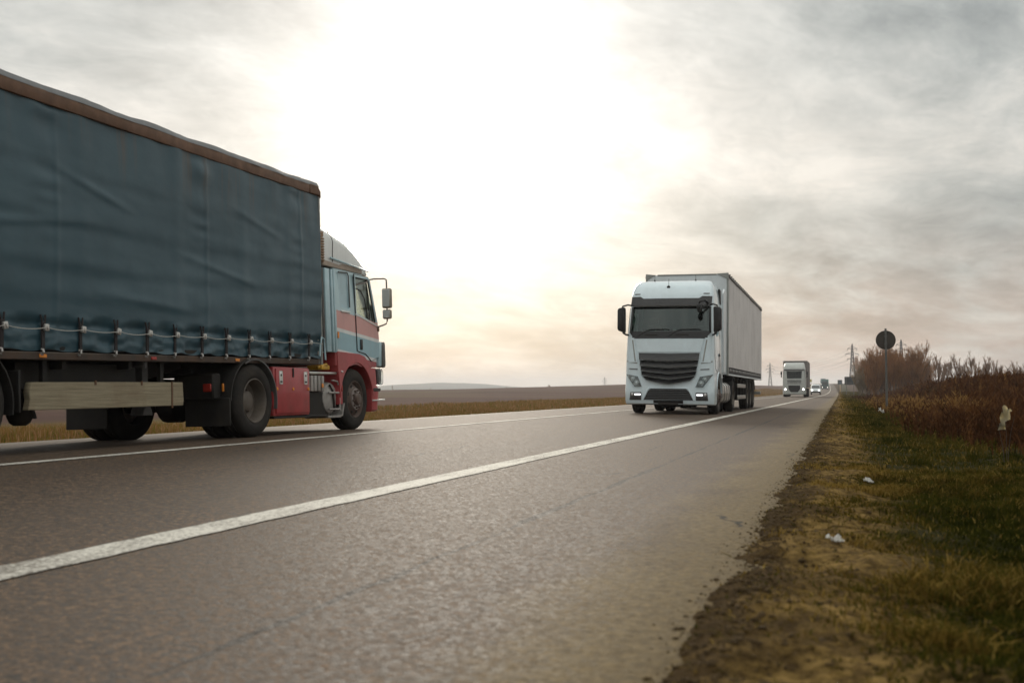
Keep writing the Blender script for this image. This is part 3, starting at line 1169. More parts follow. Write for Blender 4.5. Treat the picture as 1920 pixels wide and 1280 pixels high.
    for i, y in enumerate(ys):
        zz = 1.335 + pz(y)
        dx = disp(y, zz) + 0.018
        st = place('strap', m_strap, cur, (dx, y - YB, zz), (0, 0, random.uniform(-0.1, 0.1)))
        place('buckle', m_buckle, cur, (dx + 0.004, y - YB + 0.02, zz - 0.02), (random.uniform(-0.3, 0.3), 0, 0))
        place('strap_hook', m_hook, cur, (dx - 0.004, y - YB, zz - 0.255))
        cable.append((dx + 0.045, y + 0.02, zz - 0.02))
    b = B()
    pts = []
    for a, c in zip(cable, cable[1:]):
        sag = random.uniform(0.012, 0.03)
        for k in range(7):
            t = k / 7
            pts.append((a[0] + (c[0] - a[0]) * t, a[1] + (c[1] - a[1]) * t, a[2] + (c[2] - a[2]) * t - sag * 4 * t * (1 - t)))
    pts.append(cable[-1])
    pts.append((0.05, YF - 0.06, 1.30))
    tube(b, pts, 0.0038, 5)
    ob('customs_cable', b, 'cable_white')
    # ---- trailer chassis
    for x in (-0.78, -1.72):
        b = B()
        prism(b, [(YR + 0.1, 0.98), (YF - 0.3, 1.08), (YF - 0.3, 0.98), (11.9, 0.93), (10.9, 0.72), (YR + 0.1, 0.62)], x - 0.06, x + 0.06, 'x')
        ob('chassis_beam', b, 'dark_steel')
    for k in range(9):
        y = 1.6 + 1.05 * k
        b = B(); box(b, -W + 0.1, -0.1, y - 0.03, y + 0.03, 0.92, 1.0); shear(b, pz, 0.0); ob('cross_bearer', b, 'dark_steel')
    b = B()
    box(b, -2.2, -0.25, 8.45, 10.3, 0.62, 0.90, 0.01)
    ob('pallet_box', b, 'dark_steel')
    # landing leg with foot, each side
    for x in (-0.42, -2.06):
        b = B()
        box(b, x - 0.055, x + 0.055, 10.57, 10.68, 0.55, 1.02, 0.006)
        box(b, x - 0.042, x + 0.042, 10.585, 10.665, 0.40, 0.60, 0.006)
        prism(b, [(10.53, 0.33), (10.72, 0.33), (10.70, 0.40), (10.66, 0.46), (10.59, 0.46), (10.55, 0.40)], x - 0.09, x + 0.09, 'x', 0.008)
        ob('landing_leg', b, 'grey_plastic')
    b = B(); tube(b, [(-0.05, 10.20, 0.88), (-0.25, 10.20, 0.88), (-0.42, 10.45, 0.9)], 0.014, 6); tube(b, [(-0.05, 10.20, 0.98), (-0.05, 10.20, 0.86)], 0.012, 6)
    ob('leg_crank', b, 'grey_plastic')
    # air bellows hanging behind the plank
    b = B()
    lathe(b, [(0.05, 0.62), (0.055, 0.46), (0.12, 0.41), (0.13, 0.37), (0.10, 0.30), (0.06, 0.27)], (-0.55, 8.84, 0), 'z', 16)
    ob('air_bellows', b, 'rubber')
    # weathered wooden side-guard plank with steel clamps
    b = B()
    prism(b, [(8.39, 0.420), (8.9, 0.422), (9.5, 0.424), (10.2, 0.431), (10.9, 0.436), (10.915, 0.50), (10.905, 0.62), (10.90, 0.708), (9.6, 0.700), (8.43, 0.688), (8.40, 0.60), (8.415, 0.52)], -0.12, -0.045, 'x', 0.006)
    pl = ob('guard_plank', b, 'plank_wood')
    for y in (9.35, 10.12, 10.68):
        b = B(); box(b, -0.047, -0.036, y - 0.012, y + 0.012, 0.41 if y > 10.5 else 0.668, 0.715); ob('plank_clamp', b, 'rail_rust', pl)
    for y in (8.7, 10.6):
        b = B(); box(b, -0.17, -0.121, y - 0.03, y + 0.03, 0.45, 0.99); ob('guard_bracket', b, 'dark_steel')
    # trailer axles
    for y in (7.62, 6.31, 5.0):
        wheel(T, -0.02, y, 0.478, 'rear', 1, detail=False)
        wheel(T, -W + 0.02, y, 0.478, 'rear', -1, detail=False)
        b = B(); tube(b, [(-0.2, y, 0.478), (-W + 0.2, y, 0.478)], 0.07, 10); ob('axle', b, 'dark_steel')
        for x0, x1 in ((-0.36, -0.02), (-W + 0.02, -W + 0.36)):
            b = B(); arc_guard(b, y, 0.478, 0.545, 0.56, x0, x1, -10, 190); ob('mudguard', b, 'rubber_flap')
    b = B(); box(b, -0.42, -0.02, 8.24, 8.27, 0.40, 0.80, 0.006); ob('mud_flap', b, 'rubber_flap')

    # ---- tractor chassis
    for x in (-0.82, -1.66):
        b = B(); box(b, x - 0.04, x + 0.04, 11.9, 16.2, 0.55, 0.82, 0.006); ob('tractor_beam', b, 'dark_steel')
    b = B(); box(b, -1.95, -0.55, 11.85, 13.2, 0.84, 0.99, 0.02); ob('fifth_wheel', b, 'dark_steel')
    b = B(); tube(b, [(-0.3, 12.46, 0.478), (-W + 0.3, 12.46, 0.478)], 0.12, 12); lathe(b, [(0.1, -0.25), (0.26, -0.12), (0.26, 0.12), (0.1, 0.25)], (-W / 2, 12.46, 0.478), 'x', 16); ob('drive_axle', b, 'dark_steel')
    b = B(); tube(b, [(-0.3, 15.55, 0.47), (-W + 0.3, 15.55, 0.47)], 0.06, 8); ob('front_axle', b, 'dark_steel')
    wheel(T, 0.0, 12.46, 0.478, 'rear', 1)
    wheel(T, -0.33, 12.46, 0.478, 'rear', 1, False)
    wheel(T, -W, 12.46, 0.478, 'rear', -1, False)
    wheel(T, -W + 0.33, 12.46, 0.478, 'rear', -1, False)
    wheel(T, -0.02, 15.55, 0.478, 'front', 1)
    wheel(T, -W + 0.02, 15.55, 0.478, 'front', -1, False)
    for x0, x1 in ((-0.66, 0.01), (-W - 0.01, -W + 0.66)):
        b = B(); arc_guard(b, 12.46, 0.478, 0.535, 0.555, x0, x1, -12, 118); ob('mudguard', b, 'grey_plastic')
        b = B(); arc_guard(b, 12.42, 0.465, 0.56, 0.58, x0, x1, 108, 178); ob('mudguard', b, 'rubber_flap')
        b = B(); box(b, x0 + 0.01, x1 - 0.01, 11.83, 11.86, 0.165, 0.52, 0.006); ob('mud_flap', b, 'rubber_flap')
    b = B(); box(b, -0.62, -0.10, 11.62, 11.80, 0.50, 0.83, 0.02); ob('tail_bracket', b, 'dark_steel')
    b = B(); box(b, -0.24, -0.12, 11.60, 11.62, 0.60, 0.70, 0.01); ob('tail_lamp', b, 'red_lens')
    b = B(); box(b, -0.08, -0.055, 11.78, 11.80, 0.60, 0.70, 0.004); ob('reflector', b, 'orange_lens')
    # ---- red tool box with latches
    b = B(); box(b, -0.55, -0.035, 12.98, 14.01, 0.265, 0.94, 0.012, 2); tb = ob('tool_box', b, 'red_paint')
    b = B(); box(b, -0.04, -0.015, 13.03, 13.985, 0.295, 0.915, 0.010, 2); ob('box_lid', b, 'red_paint', tb)
    for y in (13.15, 13.86):
        b = B(); box(b, -0.016, -0.006, y - 0.045, y + 0.045, 0.70, 0.885, 0.012, 2); ob('latch', b, 'latch_white', tb)
        b = B(); lathe(b, [(0.017, 0.0), (0.017, 0.004)], (-0.006, y, 0.825), 'x', 12); box(b, -0.006, 0.002, y - 0.022, y + 0.022, 0.725, 0.745); ob('latch_hole', b, 'dark_steel', tb)
    b = B(); box(b, -0.016, -0.004, 13.48, 13.52, 0.80, 0.93, 0.004); ob('lid_hook', b, 'dark_steel', tb)
    for y in (13.05, 13.50, 13.95):
        b = B(); lathe(b, [(0.024, 0), (0.022, 0.010)], (-0.015, y, 0.635), 'x', 12); ob('reflector', b, 'orange_lens', tb)
    # ---- battery box, steps, air tank, side bar
    b = B(); box(b, -0.5, -0.06, 14.06, 14.52, 0.60, 0.84, 0.015, 2)
    for k in range(4):
        box(b, -0.065, -0.035, 14.08 + 0.115 * k, 14.15 + 0.115 * k, 0.605, 0.835, 0.012, 2)
    ob('battery_box', b, 'tank_grey')
    b = B(); box(b, -0.034, -0.026, 14.40, 14.46, 0.66, 0.72, 0.006); ob('reflector', b, 'orange_lens')
    b = B(); box(b, -0.6, -0.09, 14.03, 14.62, 0.235, 0.595, 0.01); ob('frame_box', b, 'dark_steel')
    b = B(); box(b, -0.45, -0.03, 12.99, 14.70, 0.225, 0.258, 0.006); ob('under_rail', b, 'dark_steel')
    b = B(); tube(b, [(-0.05, 14.02, 0.872), (-0.05, 14.93, 0.878)], 0.022, 8); ob('side_bar', b, 'aluminium')
    b = B(); lathe(b, [(0.12, 0), (0.225, -0.03), (0.245, -0.07), (0.245, -0.65), (0.2, -0.7)], (-0.05, 14.755, 0.50), 'x', 28); ob('air_tank', b, 'tank_grey')
    b = B(); lathe(b, [(0.251, -0.10), (0.251, -0.15), (0.245, -0.15), (0.245, -0.10)], (-0.05, 14.755, 0.50), 'x', 28, capped=False)
    tube(b, [(-0.055, 14.70, 0.70), (-0.035, 14.76, 0.62), (-0.035, 14.80, 0.45), (-0.04, 14.82, 0.30)], 0.016, 6); ob('tank_strap', b, 'rubber_flap')
    b = B(); box(b, -0.3, -0.05, 14.45, 14.72, 0.93, 1.0, 0.015, 2); tube(b, [(-0.1, 14.4, 0.96), (-0.05, 14.6, 1.01), (-0.1, 14.75, 0.95)], 0.02, 7); ob('air_coils', b, 'yellow_part')
    b = B(); box(b, -0.42, -0.02, 14.58, 15.02, 0.20, 0.235, 0.006); prism(b, [(14.90, 0.20), (15.06, 0.225), (15.13, 0.42), (15.10, 0.42), (15.03, 0.245), (14.90, 0.225)], -0.35, -0.015, 'x'); ob('lower_step', b, 'tank_grey')
    b = B(); tube(b, [(-0.02, 14.72, 0.77), (-0.02, 14.90, 0.75), (-0.02, 14.96, 0.66), (-0.02, 14.97, 0.30)], 0.014, 6)
    for z in (0.33, 0.58):
        tube(b, [(-0.02, 14.60, z), (-0.02, 14.97, z)], 0.016, 6)
    ob('step_rail', b, 'tank_grey')

    # ---- cab shell
    xc, hw = -W / 2, W / 2 - 0.01
    secs = [(1.00, 16.53), (1.15, 16.555), (1.35, 16.555), (1.67, 16.51), (1.97, 16.42), (2.28, 16.275), (2.44, 16.185), (2.51, 16.10), (2.54, 15.95)]
    b = B()
    loft(b, [cab_loop(z, xc, hw - max(0, z - 1.9) * 0.05 - (0.05 if z > 2.53 else 0), yf, 14.86 + (0.06 if z > 2.53 else 0), 0.16, 0.03, 0.09) for z, yf in secs])
    cab = ob('cab_shell', b, 'cab_bands')
    inner = B()
    loft(inner, [cab_loop(z, xc, hw - 0.05 - max(0, z - 1.9) * 0.05, yf - 0.06, 14.92, 0.12, 0.03, 0.09) for z, yf in ((1.20, 16.555), (1.67, 16.51), (1.97, 16.42), (2.28, 16.275), (2.47, 16.16))])
    arch = B(); lathe(arch, [(0.575, -3.5), (0.575, 0.5)], (0, 15.55, 0.455), 'x', 40)
    dwin_pts = [(15.56, 2.435), (16.05, 2.44), (16.09, 2.41), (16.335, 1.76), (16.30, 1.735), (15.62, 1.845), (15.585, 1.87)]
    dwin = B(); prism(dwin, dwin_pts, -4, 1, 'x')
    ws = B(); prism(ws, [(xc - 1.06, 1.72), (xc + 1.06, 1.72), (xc + 1.0, 2.40), (xc - 1.0, 2.40)], 15.9, 17.2, 'y')
    rwin_pts = [(14.99, 2.455), (15.30, 2.475), (15.345, 2.43), (15.375, 1.93), (15.34, 1.90), (15.03, 1.915)]
    rwin = B(); prism(rwin, rwin_pts, -0.04, 1, 'x')
    for c in (inner, arch, dwin, ws, rwin):
        offs(c)
    cut(cab, [inner, arch, dwin, ws, rwin])
    # glazing
    b = B(); prism(b, [(y, z) for y, z in dwin_pts], -0.040, -0.034, 'x'); ob('door_window', b, 'glass_clear')
    b = B(); prism(b, [(y, z) for y, z in dwin_pts], -W + 0.034, -W + 0.040, 'x'); ob('door_window', b, 'glass_clear')
    b = B()
    surf = lambda x, z: float(np.interp(z, [s[0] for s in secs], [s[1] for s in secs])) - 0.09 * ((x - xc) / hw) ** 2
    patch(b, lambda u, v: (xc + (u * 2 - 1) * (1.065 - 0.06 * v), 1.715 + 0.69 * v), 14, 4, surf, -0.012, 0.008); ob('windscreen', b, 'glass_clear')
    # dark rubber seals and quarter-light bar
    def ring(pts, x, r):
        bb = B(); tube(bb, [(x, p[0], p[1]) for p in pts] + [(x, pts[0][0], pts[0][1])], r, 6); return bb
    ob('window_seal', ring(dwin_pts, -0.020, 0.012), 'black_plastic')
    b = B(); tube(b, [(-0.036, 16.04, 2.43), (-0.036, 16.12, 2.20), (-0.036, 16.17, 1.77)], 0.011, 6); tube(b, [(-0.036, 15.58, 2.27), (-0.036, 15.84, 2.24), (-0.036, 15.98, 2.12), (-0.036, 16.10, 1.80)], 0.009, 6); ob('window_divider', b, 'black_plastic')
    b = B(); prism(b, rwin_pts, -0.040, -0.030, 'x'); ob('blank_side_panel', b, 'pale_blue')
    b = B(); tube(b, [(-0.012, p[0], p[1]) for p in rwin_pts[:4]], 0.010, 6); ob('panel_seal', b, 'grey_plastic')
    b = B(); box(b, -0.012, 0.010, 15.04, 15.36, 1.835, 1.862, 0.006); ob('panel_lip', b, 'fairing_white')
    # door panel, proud of the shell, with seam, handle
    door_pts = [(15.53, 2.475), (16.06, 2.475), (16.12, 2.44), (16.40, 1.74), (16.44, 1.45), (16.44, 1.18), (16.12, 1.10), (16.02, 1.16), (15.90, 1.215), (15.70, 1.235), (15.60, 1.25)]
    b = B(); prism(b, door_pts, -0.02, 0.004, 'x', 0.003); dr = ob('door', b, 'cab_bands')
    c1 = B(); prism(c1, dwin_pts, -1, 1, 'x'); offs(c1); cut(dr, [c1])
    b = B(); tube(b, [(-0.006, p[0], p[1]) for p in door_pts + door_pts[:1]], 0.010, 5); ob('door_gap', b, 'black_plastic', dr)
    b = B(); box(b, 0.0, 0.022, 15.69, 15.77, 1.27, 1.44, 0.012, 2); ob('door_handle', b, 'black_plastic', dr)
    b = B(); prism(b, [(15.55, 1.845), (16.36, 1.705), (16.36, 1.682), (15.55, 1.822)], -0.003, 0.012, 'x', 0.003); ob('window_sill', b, 'fairing_white', dr)
    b = B(); box(b, -0.006, 0.008, 14.90, 14.955, 1.42, 1.52, 0.006); ob('side_marker', b, 'orange_lens')
    # interior
    for x in (xc - 0.62, xc + 0.62):
        b = B(); box(b, x - 0.26, x + 0.26, 15.12, 15.62, 1.32, 1.50, 0.05, 2); box(b, x - 0.25, x + 0.25, 15.08, 15.22, 1.50, 2.05, 0.05, 2); box(b, x - 0.14, x + 0.14, 15.10, 15.20, 2.07, 2.25, 0.03, 2); ob('seat', b, 'seat_fabric')
    b = B(); box(b, xc - 1.1, xc + 1.1, 16.0, 16.36, 1.40, 1.66, 0.05, 2); ob('dashboard', b, 'dash')
    b = B(); lathe(b, [(0.21, -0.012), (0.23, 0), (0.21, 0.012), (0.19, 0)], (xc - 0.62, 15.85, 1.68), 'y', 20, capped=False); ob('steering_wheel', b, 'black_plastic')
    # ---- lower red panels
    arc = [(15.55 + 0.60 * math.cos(R(a)), 0.455 + 0.60 * math.sin(R(a))) for a in range(8, 176, 8)]
    for x0, x1 in ((-0.34, 0.008), (-W - 0.008, -W + 0.34)):
        outer = [(14.88, 1.225), (14.88, 0.90), (14.97, 0.88)]
        prof = [(16.20, 0.54)] + arc + [(14.95, 0.50), (14.90, 0.90), (14.88, 0.90), (14.88, 1.215), (15.66, 1.200), (15.86, 1.165), (15.98, 1.09), (16.09, 0.985), (16.20, 0.985)]
        b = B(); prism(b, prof, x0, x1, 'x', 0.006); ob('wheel_arch', b, 'red_paint')
    b = B(); box(b, -0.32, -0.01, 14.93, 15.06, 0.40, 0.90, 0.012); ob('step_panel', b, 'red_paint')
    b = B(); lathe(b, [(0.02, 0), (0.016, 0.02)], (0.008, 15.0, 0.905), 'x', 10); ob('marker_lamp', b, 'lamp_chrome')
    b = B(); box(b, -0.005, 0.008, 14.99, 15.03, 0.60, 0.70, 0.005); ob('reflector', b, 'red_lens')
    b = B()
    loft(b, [cab_loop(z, xc, hw + o_, yf, 16.12, 0.18, 0.02, 0.09) for z, yf, o_ in ((0.27, 16.50, -0.03), (0.30, 16.545, 0.0), (0.60, 16.585, 0.012), (0.66, 16.57, 0.012), (0.70, 16.535, 0.0), (0.985, 16.50, 0.0))])
    bp = ob('bumper', b, 'red_paint')
    b = B(); prism(b, [(16.13, 0.445), (16.60, 0.455), (16.60, 0.475), (16.13, 0.465)], -0.05, 0.016, 'x'); ob('bumper_trim', b, 'fairing_white', bp)
    b = B(); box(b, -0.2, 0.014, 16.15, 16.44, 0.60, 0.66, 0.01); ob('bumper_step', b, 'black_plastic', bp)
    b = B(); prism(b, [(16.42, 0.70), (16.565, 0.72), (16.58, 0.93), (16.53, 0.985), (16.42, 0.985)], -0.30, 0.012, 'x', 0.02, 2); ob('headlamp', b, 'lamp_glass')
    b = B(); prism(b, [(16.40, 0.71), (16.52, 0.73), (16.53, 0.93), (16.50, 0.975), (16.40, 0.975)], -0.28, 0.0, 'x', 0.02); ob('lamp_housing', b, 'lamp_housing')
    b = B(); box(b, xc - 0.9, xc + 0.9, 16.50, 16.60, 1.02, 1.55, 0.02); ob('front_grille', b, 'black_plastic')
    # corner air deflector
    b = B(); prism(b, [(16.50, 1.02), (16.62, 1.0), (16.645, 1.05), (16.635, 1.40), (16.60, 1.44), (16.52, 1.38)], -0.12, 0.03, 'x', 0.018, 2); ob('corner_deflector', b, 'grey_plastic')
    b = B(); prism(b, [(16.40, 1.02), (16.52, 1.02), (16.54, 1.42), (16.44, 1.45)], -0.1, 0.012, 'x', 0.02, 2); ob('corner_panel', b, 'pale_blue')
    # ---- side air deflector behind the cab, upright ribs
    for y0, y1, xo, mm in ((14.44, 14.50, -0.02, 'grey_plastic'), (14.505, 14.655, 0.0, 'pale_blue'), (14.66, 14.70, -0.03, 'black_plastic'), (14.705, 14.76, 0.004, 'pale_blue'), (14.765, 14.80, -0.03, 'black_plastic'), (14.80, 14.865, -0.004, 'pale_blue')):
        for side in (0, 1):
            b = B()
            x0, x1 = (xo - 0.05, xo) if side == 0 else (-W - xo, -W - xo + 0.05)
            prism(b, [(y0 + 0.05, 1.20), (y1 + 0.05, 1.20), (y1, 2.47), (y0, 2.47)], x0, x1, 'x', 0.008, 2)
            ob('air_deflector', b, mm)
    # ---- roof fairing: lofted along y
    b = B()
    st = [(14.40, 3.06, 0.98), (14.46, 3.13, 1.0), (14.62, 3.15, 1.0), (14.72, 3.135, 1.0), (14.95, 3.10, 1.0), (15.30, 3.055, 0.995), (15.60, 2.97, 0.985), (15.85, 2.86, 0.975), (16.02, 2.75, 0.96), (16.13, 2.65, 0.95), (16.20, 2.56, 0.93), (16.21, 2.535, 0.92)]
    loops = []
    for y, h, wf in st:
        hh = hw * wf + 0.005
        zb = 2.60 - 0.045 * (y - 14.4)
        rr = min(0.22, max(0.01, (h - zb) * 0.6))
        lp = [(xc - hh * 0.985, y, zb), (xc + hh * 0.985, y, zb)]
        for k in range(7):
            a = PI / 2 * k / 6
            lp.append((xc + hh - 0.05 - rr + rr * math.cos(a) + 0.05 * (1 - k / 6), y, h - rr + rr * math.sin(a)))
        for k in range(7):
            a = PI / 2 + PI / 2 * k / 6
            lp.append((xc - hh + 0.05 + rr + rr * math.cos(a) - 0.05 * (k / 6), y, h - rr + rr * math.sin(a)))
        loops.append(lp)
    loft(b, loops)
    rf = ob('roof_fairing', b, 'fairing_white')
    b = B(); tube(b, [(-0.020, 14.81, 2.59), (-0.004, 14.80, 2.90), (-0.020, 14.795, 2.957), (-0.05, 14.79, 3.012), (-0.094, 14.785, 3.058), (-0.147, 14.78, 3.092), (-0.209, 14.775, 3.115), (-0.28, 14.77, 3.122)], 0.008, 5); ob('fairing_seam', b, 'grey_plastic', rf)
    b = B(); prism(b, [(14.70, 2.63), (16.06, 2.565), (16.06, 2.585), (14.70, 2.655)], -0.01, 0.014, 'x', 0.005); ob('fairing_lip', b, 'pale_blue', rf)
    b = B(); loft(b, [cab_loop(z, xc, hw - 0.015, yf, 14.50, 0.2, 0.04, 0.09) for z, yf in ((2.515, 16.08), (2.56, 16.12), (2.60, 16.06))]); ob('roof_base', b, 'roof_tan_reflection')
    for k in range(11):
        z = 2.57 + 0.04 * k
        b = B(); box(b, -0.10, 0.010 - 0.006 * (k > 8), 14.375, 14.50 - 0.06 * max(0, k - 8) / 3, z, z + 0.026, 0.005); ob('vent_slat', b, 'tan_grille', rf)
    b = B(); box(b, -0.10, -0.015, 14.39, 14.52, 2.55, 3.02); ob('vent_back', b, 'tan_grille', rf)
    # visor
    b = B(); patch(b, lambda u, v: (xc + (u * 2 - 1) * 1.13, 2.40 + 0.13 * v), 12, 2, surf, lambda u, v: 0.10 - 0.05 * v, 0.02); ob('sun_visor', b, 'orange_lens' if False else 'mirror_shell')
    # ---- mirror with arms
    mx, my = 0.17, 16.40
    b = B(); tube(b, [(-0.06, 16.13, 2.44), (0.02, 16.24, 2.47), (0.13, 16.40, 2.485), (0.165, 16.42, 2.47), (mx, 16.42, 2.42), (mx, 16.42, 1.77), (0.15, 16.42, 1.725), (0.10, 16.41, 1.705), (-0.03, 16.36, 1.66)], 0.013, 7)
    tube(b, [(-0.02, 16.16, 2.45), (0.0, 15.95, 2.38), (-0.01, 15.60, 2.31)], 0.012, 6); ob('mirror_arm', b, 'mirror_arm')
    b = B(); box(b, mx - 0.075, mx + 0.085, 16.37, 16.47, 1.985, 2.32, 0.03, 3); mi = ob('wing_mirror', b, 'mirror_shell')
    b = B(); box(b, mx - 0.06, mx + 0.07, 16.362, 16.369, 2.01, 2.295, 0.003); ob('mirror_glass', b, 'lamp_chrome', mi)
    b = B(); box(b, mx - 0.07, mx + 0.08, 16.37, 16.46, 1.805, 1.965, 0.03, 3); mi = ob('wide_mirror', b, 'mirror_shell')
    b = B(); box(b, mx - 0.055, mx + 0.065, 16.362, 16.369, 1.825, 1.945, 0.003); ob('mirror_glass', b, 'lamp_chrome', mi)
    b = B(); box(b, -0.03, 0.012, 16.36, 16.46, 1.60, 1.69, 0.015, 2); ob('mirror_foot', b, 'rail_rust')
    OFF[:] = [0, 0, 0]
    return T


def shear(bm, pz, z0):
    for v in bm.verts:
        v.co.z += z0 + pz(v.co.y)


def arc_guard(bm, yc, zc, r0, r1, x0, x1, a0, a1, n=18):
    out = [(yc + r1 * math.cos(R(a0 + (a1 - a0) * k / n)), zc + r1 * math.sin(R(a0 + (a1 - a0) * k / n))) for k in range(n + 1)]
    inn = [(yc + r0 * math.cos(R(a0 + (a1 - a0) * k / n)), zc + r0 * math.sin(R(a0 + (a1 - a0) * k / n))) for k in range(n + 1)]
    prism(bm, out + inn[::-1], x0, x1, 'x')


blue_lorry()


# ================================================================== white lorry (comes towards the camera)
def white_lorry():
    T = thing('articulated_lorry', 'large white articulated lorry with black grille coming towards the camera in the middle lane', 'lorry',
              (-4.245, 27.45, float(road_z(-4.245))), (0, -0.012, PI))
    T.scale = (0.955, 1, 1)

    def ob(name, bm, m, parent=T, sharp=38):
        return obj(name, bm, m, parent, sharp)
    RF = 0.20
    secs = [(0.95, 1.205, -0.03), (1.30, 1.205, -0.045), (1.62, 1.20, -0.075), (1.96, 1.19, -0.115), (2.13, 1.18, -0.15), (2.80, 1.145, -0.34), (2.95, 1.14, -0.385),
            (3.07, 1.135, -0.43), (3.14, 1.13, -0.47), (3.30, 1.105, -0.56), (3.44, 1.06, -0.72), (3.525, 1.00, -0.96), (3.56, 0.92, -1.25)]
    Z, H, F = [np.array(c) for c in zip(*secs)]
    BOW = 0.07

    def surf(x, z):
        hw = float(np.interp(z, Z, H))
        yf = float(np.interp(z, Z, F))
        ax = abs(x)
        fl = hw - RF
        if ax <= fl:
            return yf - BOW * (x / hw) ** 2
        t = min(1.0, (ax - fl) / RF)
        return yf - BOW * (fl / hw) ** 2 - RF + RF * math.sqrt(max(0, 1 - t * t))
    b = B()
    loft(b, [cab_loop(z, 0, h, f, -2.28, RF, 0.05, BOW) for z, h, f in secs])
    cab = ob('cab_shell', b, 'white_paint', sharp=30)
    inner = B()
    loft(inner, [cab_loop(z, 0, float(np.interp(z, Z, H)) - 0.07, float(np.interp(z, Z, F)) - 0.07, -2.2, 0.16, 0.03, BOW) for z in (1.25, 1.62, 1.96, 2.13, 2.8, 2.95, 3.05)])
    wsc = B(); prism(wsc, [(-1.065, 2.13), (1.065, 2.13), (1.04, 2.80), (-1.04, 2.80)], -1.2, 0.5, 'y')
    arch = B(); lathe(arch, [(0.60, -3), (0.60, 3)], (0, -1.35, 0.49), 'x', 40)
    side = [(-0.50, 2.10), (-0.62, 2.74), (-1.42, 2.74), (-1.46, 2.70), (-1.46, 2.12), (-0.9, 2.02)]
    swin = B(); prism(swin, side, -3, 3, 'x')
    cut(cab, [inner, wsc, arch, swin])
    b = B(); patch(b, lambda u, v: ((u * 2 - 1) * (1.075 - 0.025 * v), 2.115 + 0.70 * v), 22, 5, surf, -0.014, 0.006); ob('windscreen', b, 'glass_green')
    for sx in (-1, 1):
        b = B(); prism(b, side, sx * 1.135, sx * 1.141, 'x'); ob('door_window', b, 'glass_green')
    # interior
    b = B(); box(b, -1.1, 1.1, -0.78, -0.24, 1.78, 2.13, 0.06, 2); ob('dashboard', b, 'dash')
    b = B(); box(b, -1.1, 1.1, -2.19, -2.12, 1.3, 3.0); ob('bunk_wall', b, 'cab_inside')
    for x in (-0.66, 0.66):
        b = B(); box(b, x - 0.27, x + 0.27, -1.5, -1.0, 1.5, 1.72, 0.05, 2); box(b, x - 0.26, x + 0.26, -1.6, -1.45, 1.72, 2.36, 0.06, 2); box(b, x - 0.15, x + 0.15, -1.58, -1.47, 2.38, 2.58, 0.04, 2); ob('seat', b, 'seat_fabric')
    for x, w_, h_ in ((0.14, 0.10, 0.06), (-0.10, 0.10, 0.06), (0.42, 0.03, 0.03)):
        b = B(); box(b, x - w_ / 2, x + w_ / 2, -0.40, -0.392, 2.165, 2.165 + h_); ob('dash_card', b, 'paper')
    b = B(); lathe(b, [(0.21, -0.014), (0.235, 0), (0.21, 0.014), (0.19, 0)], (-0.66, -0.78, 2.06), 'y', 20, capped=False); ob('steering_wheel', b, 'black_plastic')
    # cowl, wipers
    b = B(); patch(b, lambda u, v: ((u * 2 - 1) * (1.085 - 0.005 * v - (0.06 if v < 0.4 else 0) * (1 if abs(u * 2 - 1) > 0.9 else 0)), 1.958 + 0.19 * v), 22, 3, surf, 0.014, 0.03); ob('windscreen_cowl', b, 'grille_black')
    for x0, x1 in ((0.86, 0.0), (0.02, -0.85)):
        b = B(); tube(b, [(x0, surf(x0, 2.02) + 0.03, 2.02), (x0 - 0.26, surf(x0 - 0.26, 2.2) + 0.035, 2.185)], 0.011, 6)
        tube(b, [(x0 - 0.22, surf(x0 - 0.22, 2.15) + 0.02, 2.155), (x0 - 0.30, surf(x0 - .3, 2.2) + 0.02, 2.195), (x1 + 0.1, surf(x1 + .1, 2.2) + 0.02, 2.205), (x1, surf(x1, 2.2) + 0.02, 2.195)], 0.011, 6); ob('wiper', b, 'black_plastic')
    for x in (-0.35, 0.5):
        b = B(); patch(b, lambda u, v, x=x: (x + (u - 0.5) * 0.36, 2.035 + 0.035 * v), 6, 1, surf, 0.022, 0.01); ob('cowl_vent', b, 'dark_steel')
    # black side frames of the windscreen
    for sx in (-1, 1):
        b = B(); patch(b, lambda u, v, sx=sx: (sx * (1.065 - 0.025 * v + 0.05 * u), 2.10 + 0.70 * v), 3, 6, surf, 0.010, 0.02); ob('windscreen_pillar', b, 'grille_black')
    # sun visor
    b = B(); patch(b, lambda u, v: ((u * 2 - 1) * (1.105 - 0.0 * v), 2.815 + (0.205 + (0.055 if abs(u * 2 - 1) > 0.74 else 0)) * v), 26, 4, surf, lambda u, v: 0.11 - 0.075 * v, 0.025)
    vs = ob('sun_visor', b, 'black_plastic')
    for x in (-0.25, 0.35):
        b = B(); patch(b, lambda u, v, x=x: (x - 0.012 + 0.024 * u, 2.82 + 0.20 * v), 1, 3, surf, lambda u, v: 0.122 - 0.075 * v, 0.015); ob('visor_rib', b, 'grille_black', vs)
    # roof details
    b = B(); lathe(b, [(0.045, -0.02), (0.05, 0.02), (0.035, 0.05)], (0.10, surf(0.1, 3.33) - 0.02, 3.33), 'y', 14); tube(b, [(0.10, -0.62, 3.36), (0.10, -0.64, 3.56)], 0.006, 5); ob('roof_camera', b, 'black_plastic')
    for x in (0.58, -0.57):
        b = B(); lathe(b, [(0.03, 3.53), (0.02, 3.57), (0.006, 3.60), (0.004, 3.72)], (x, -1.15, 0), 'z', 10); ob('roof_aerial', b, 'black_plastic')
    for x in (0.95, -0.95):
        b = B(); patch(b, lambda u, v, x=x: (x + (u - 0.5) * 0.16, 3.135 + 0.025 * v), 3, 1, surf, 0.012, 0.015); ob('marker_lamp', b, 'grey_plastic')
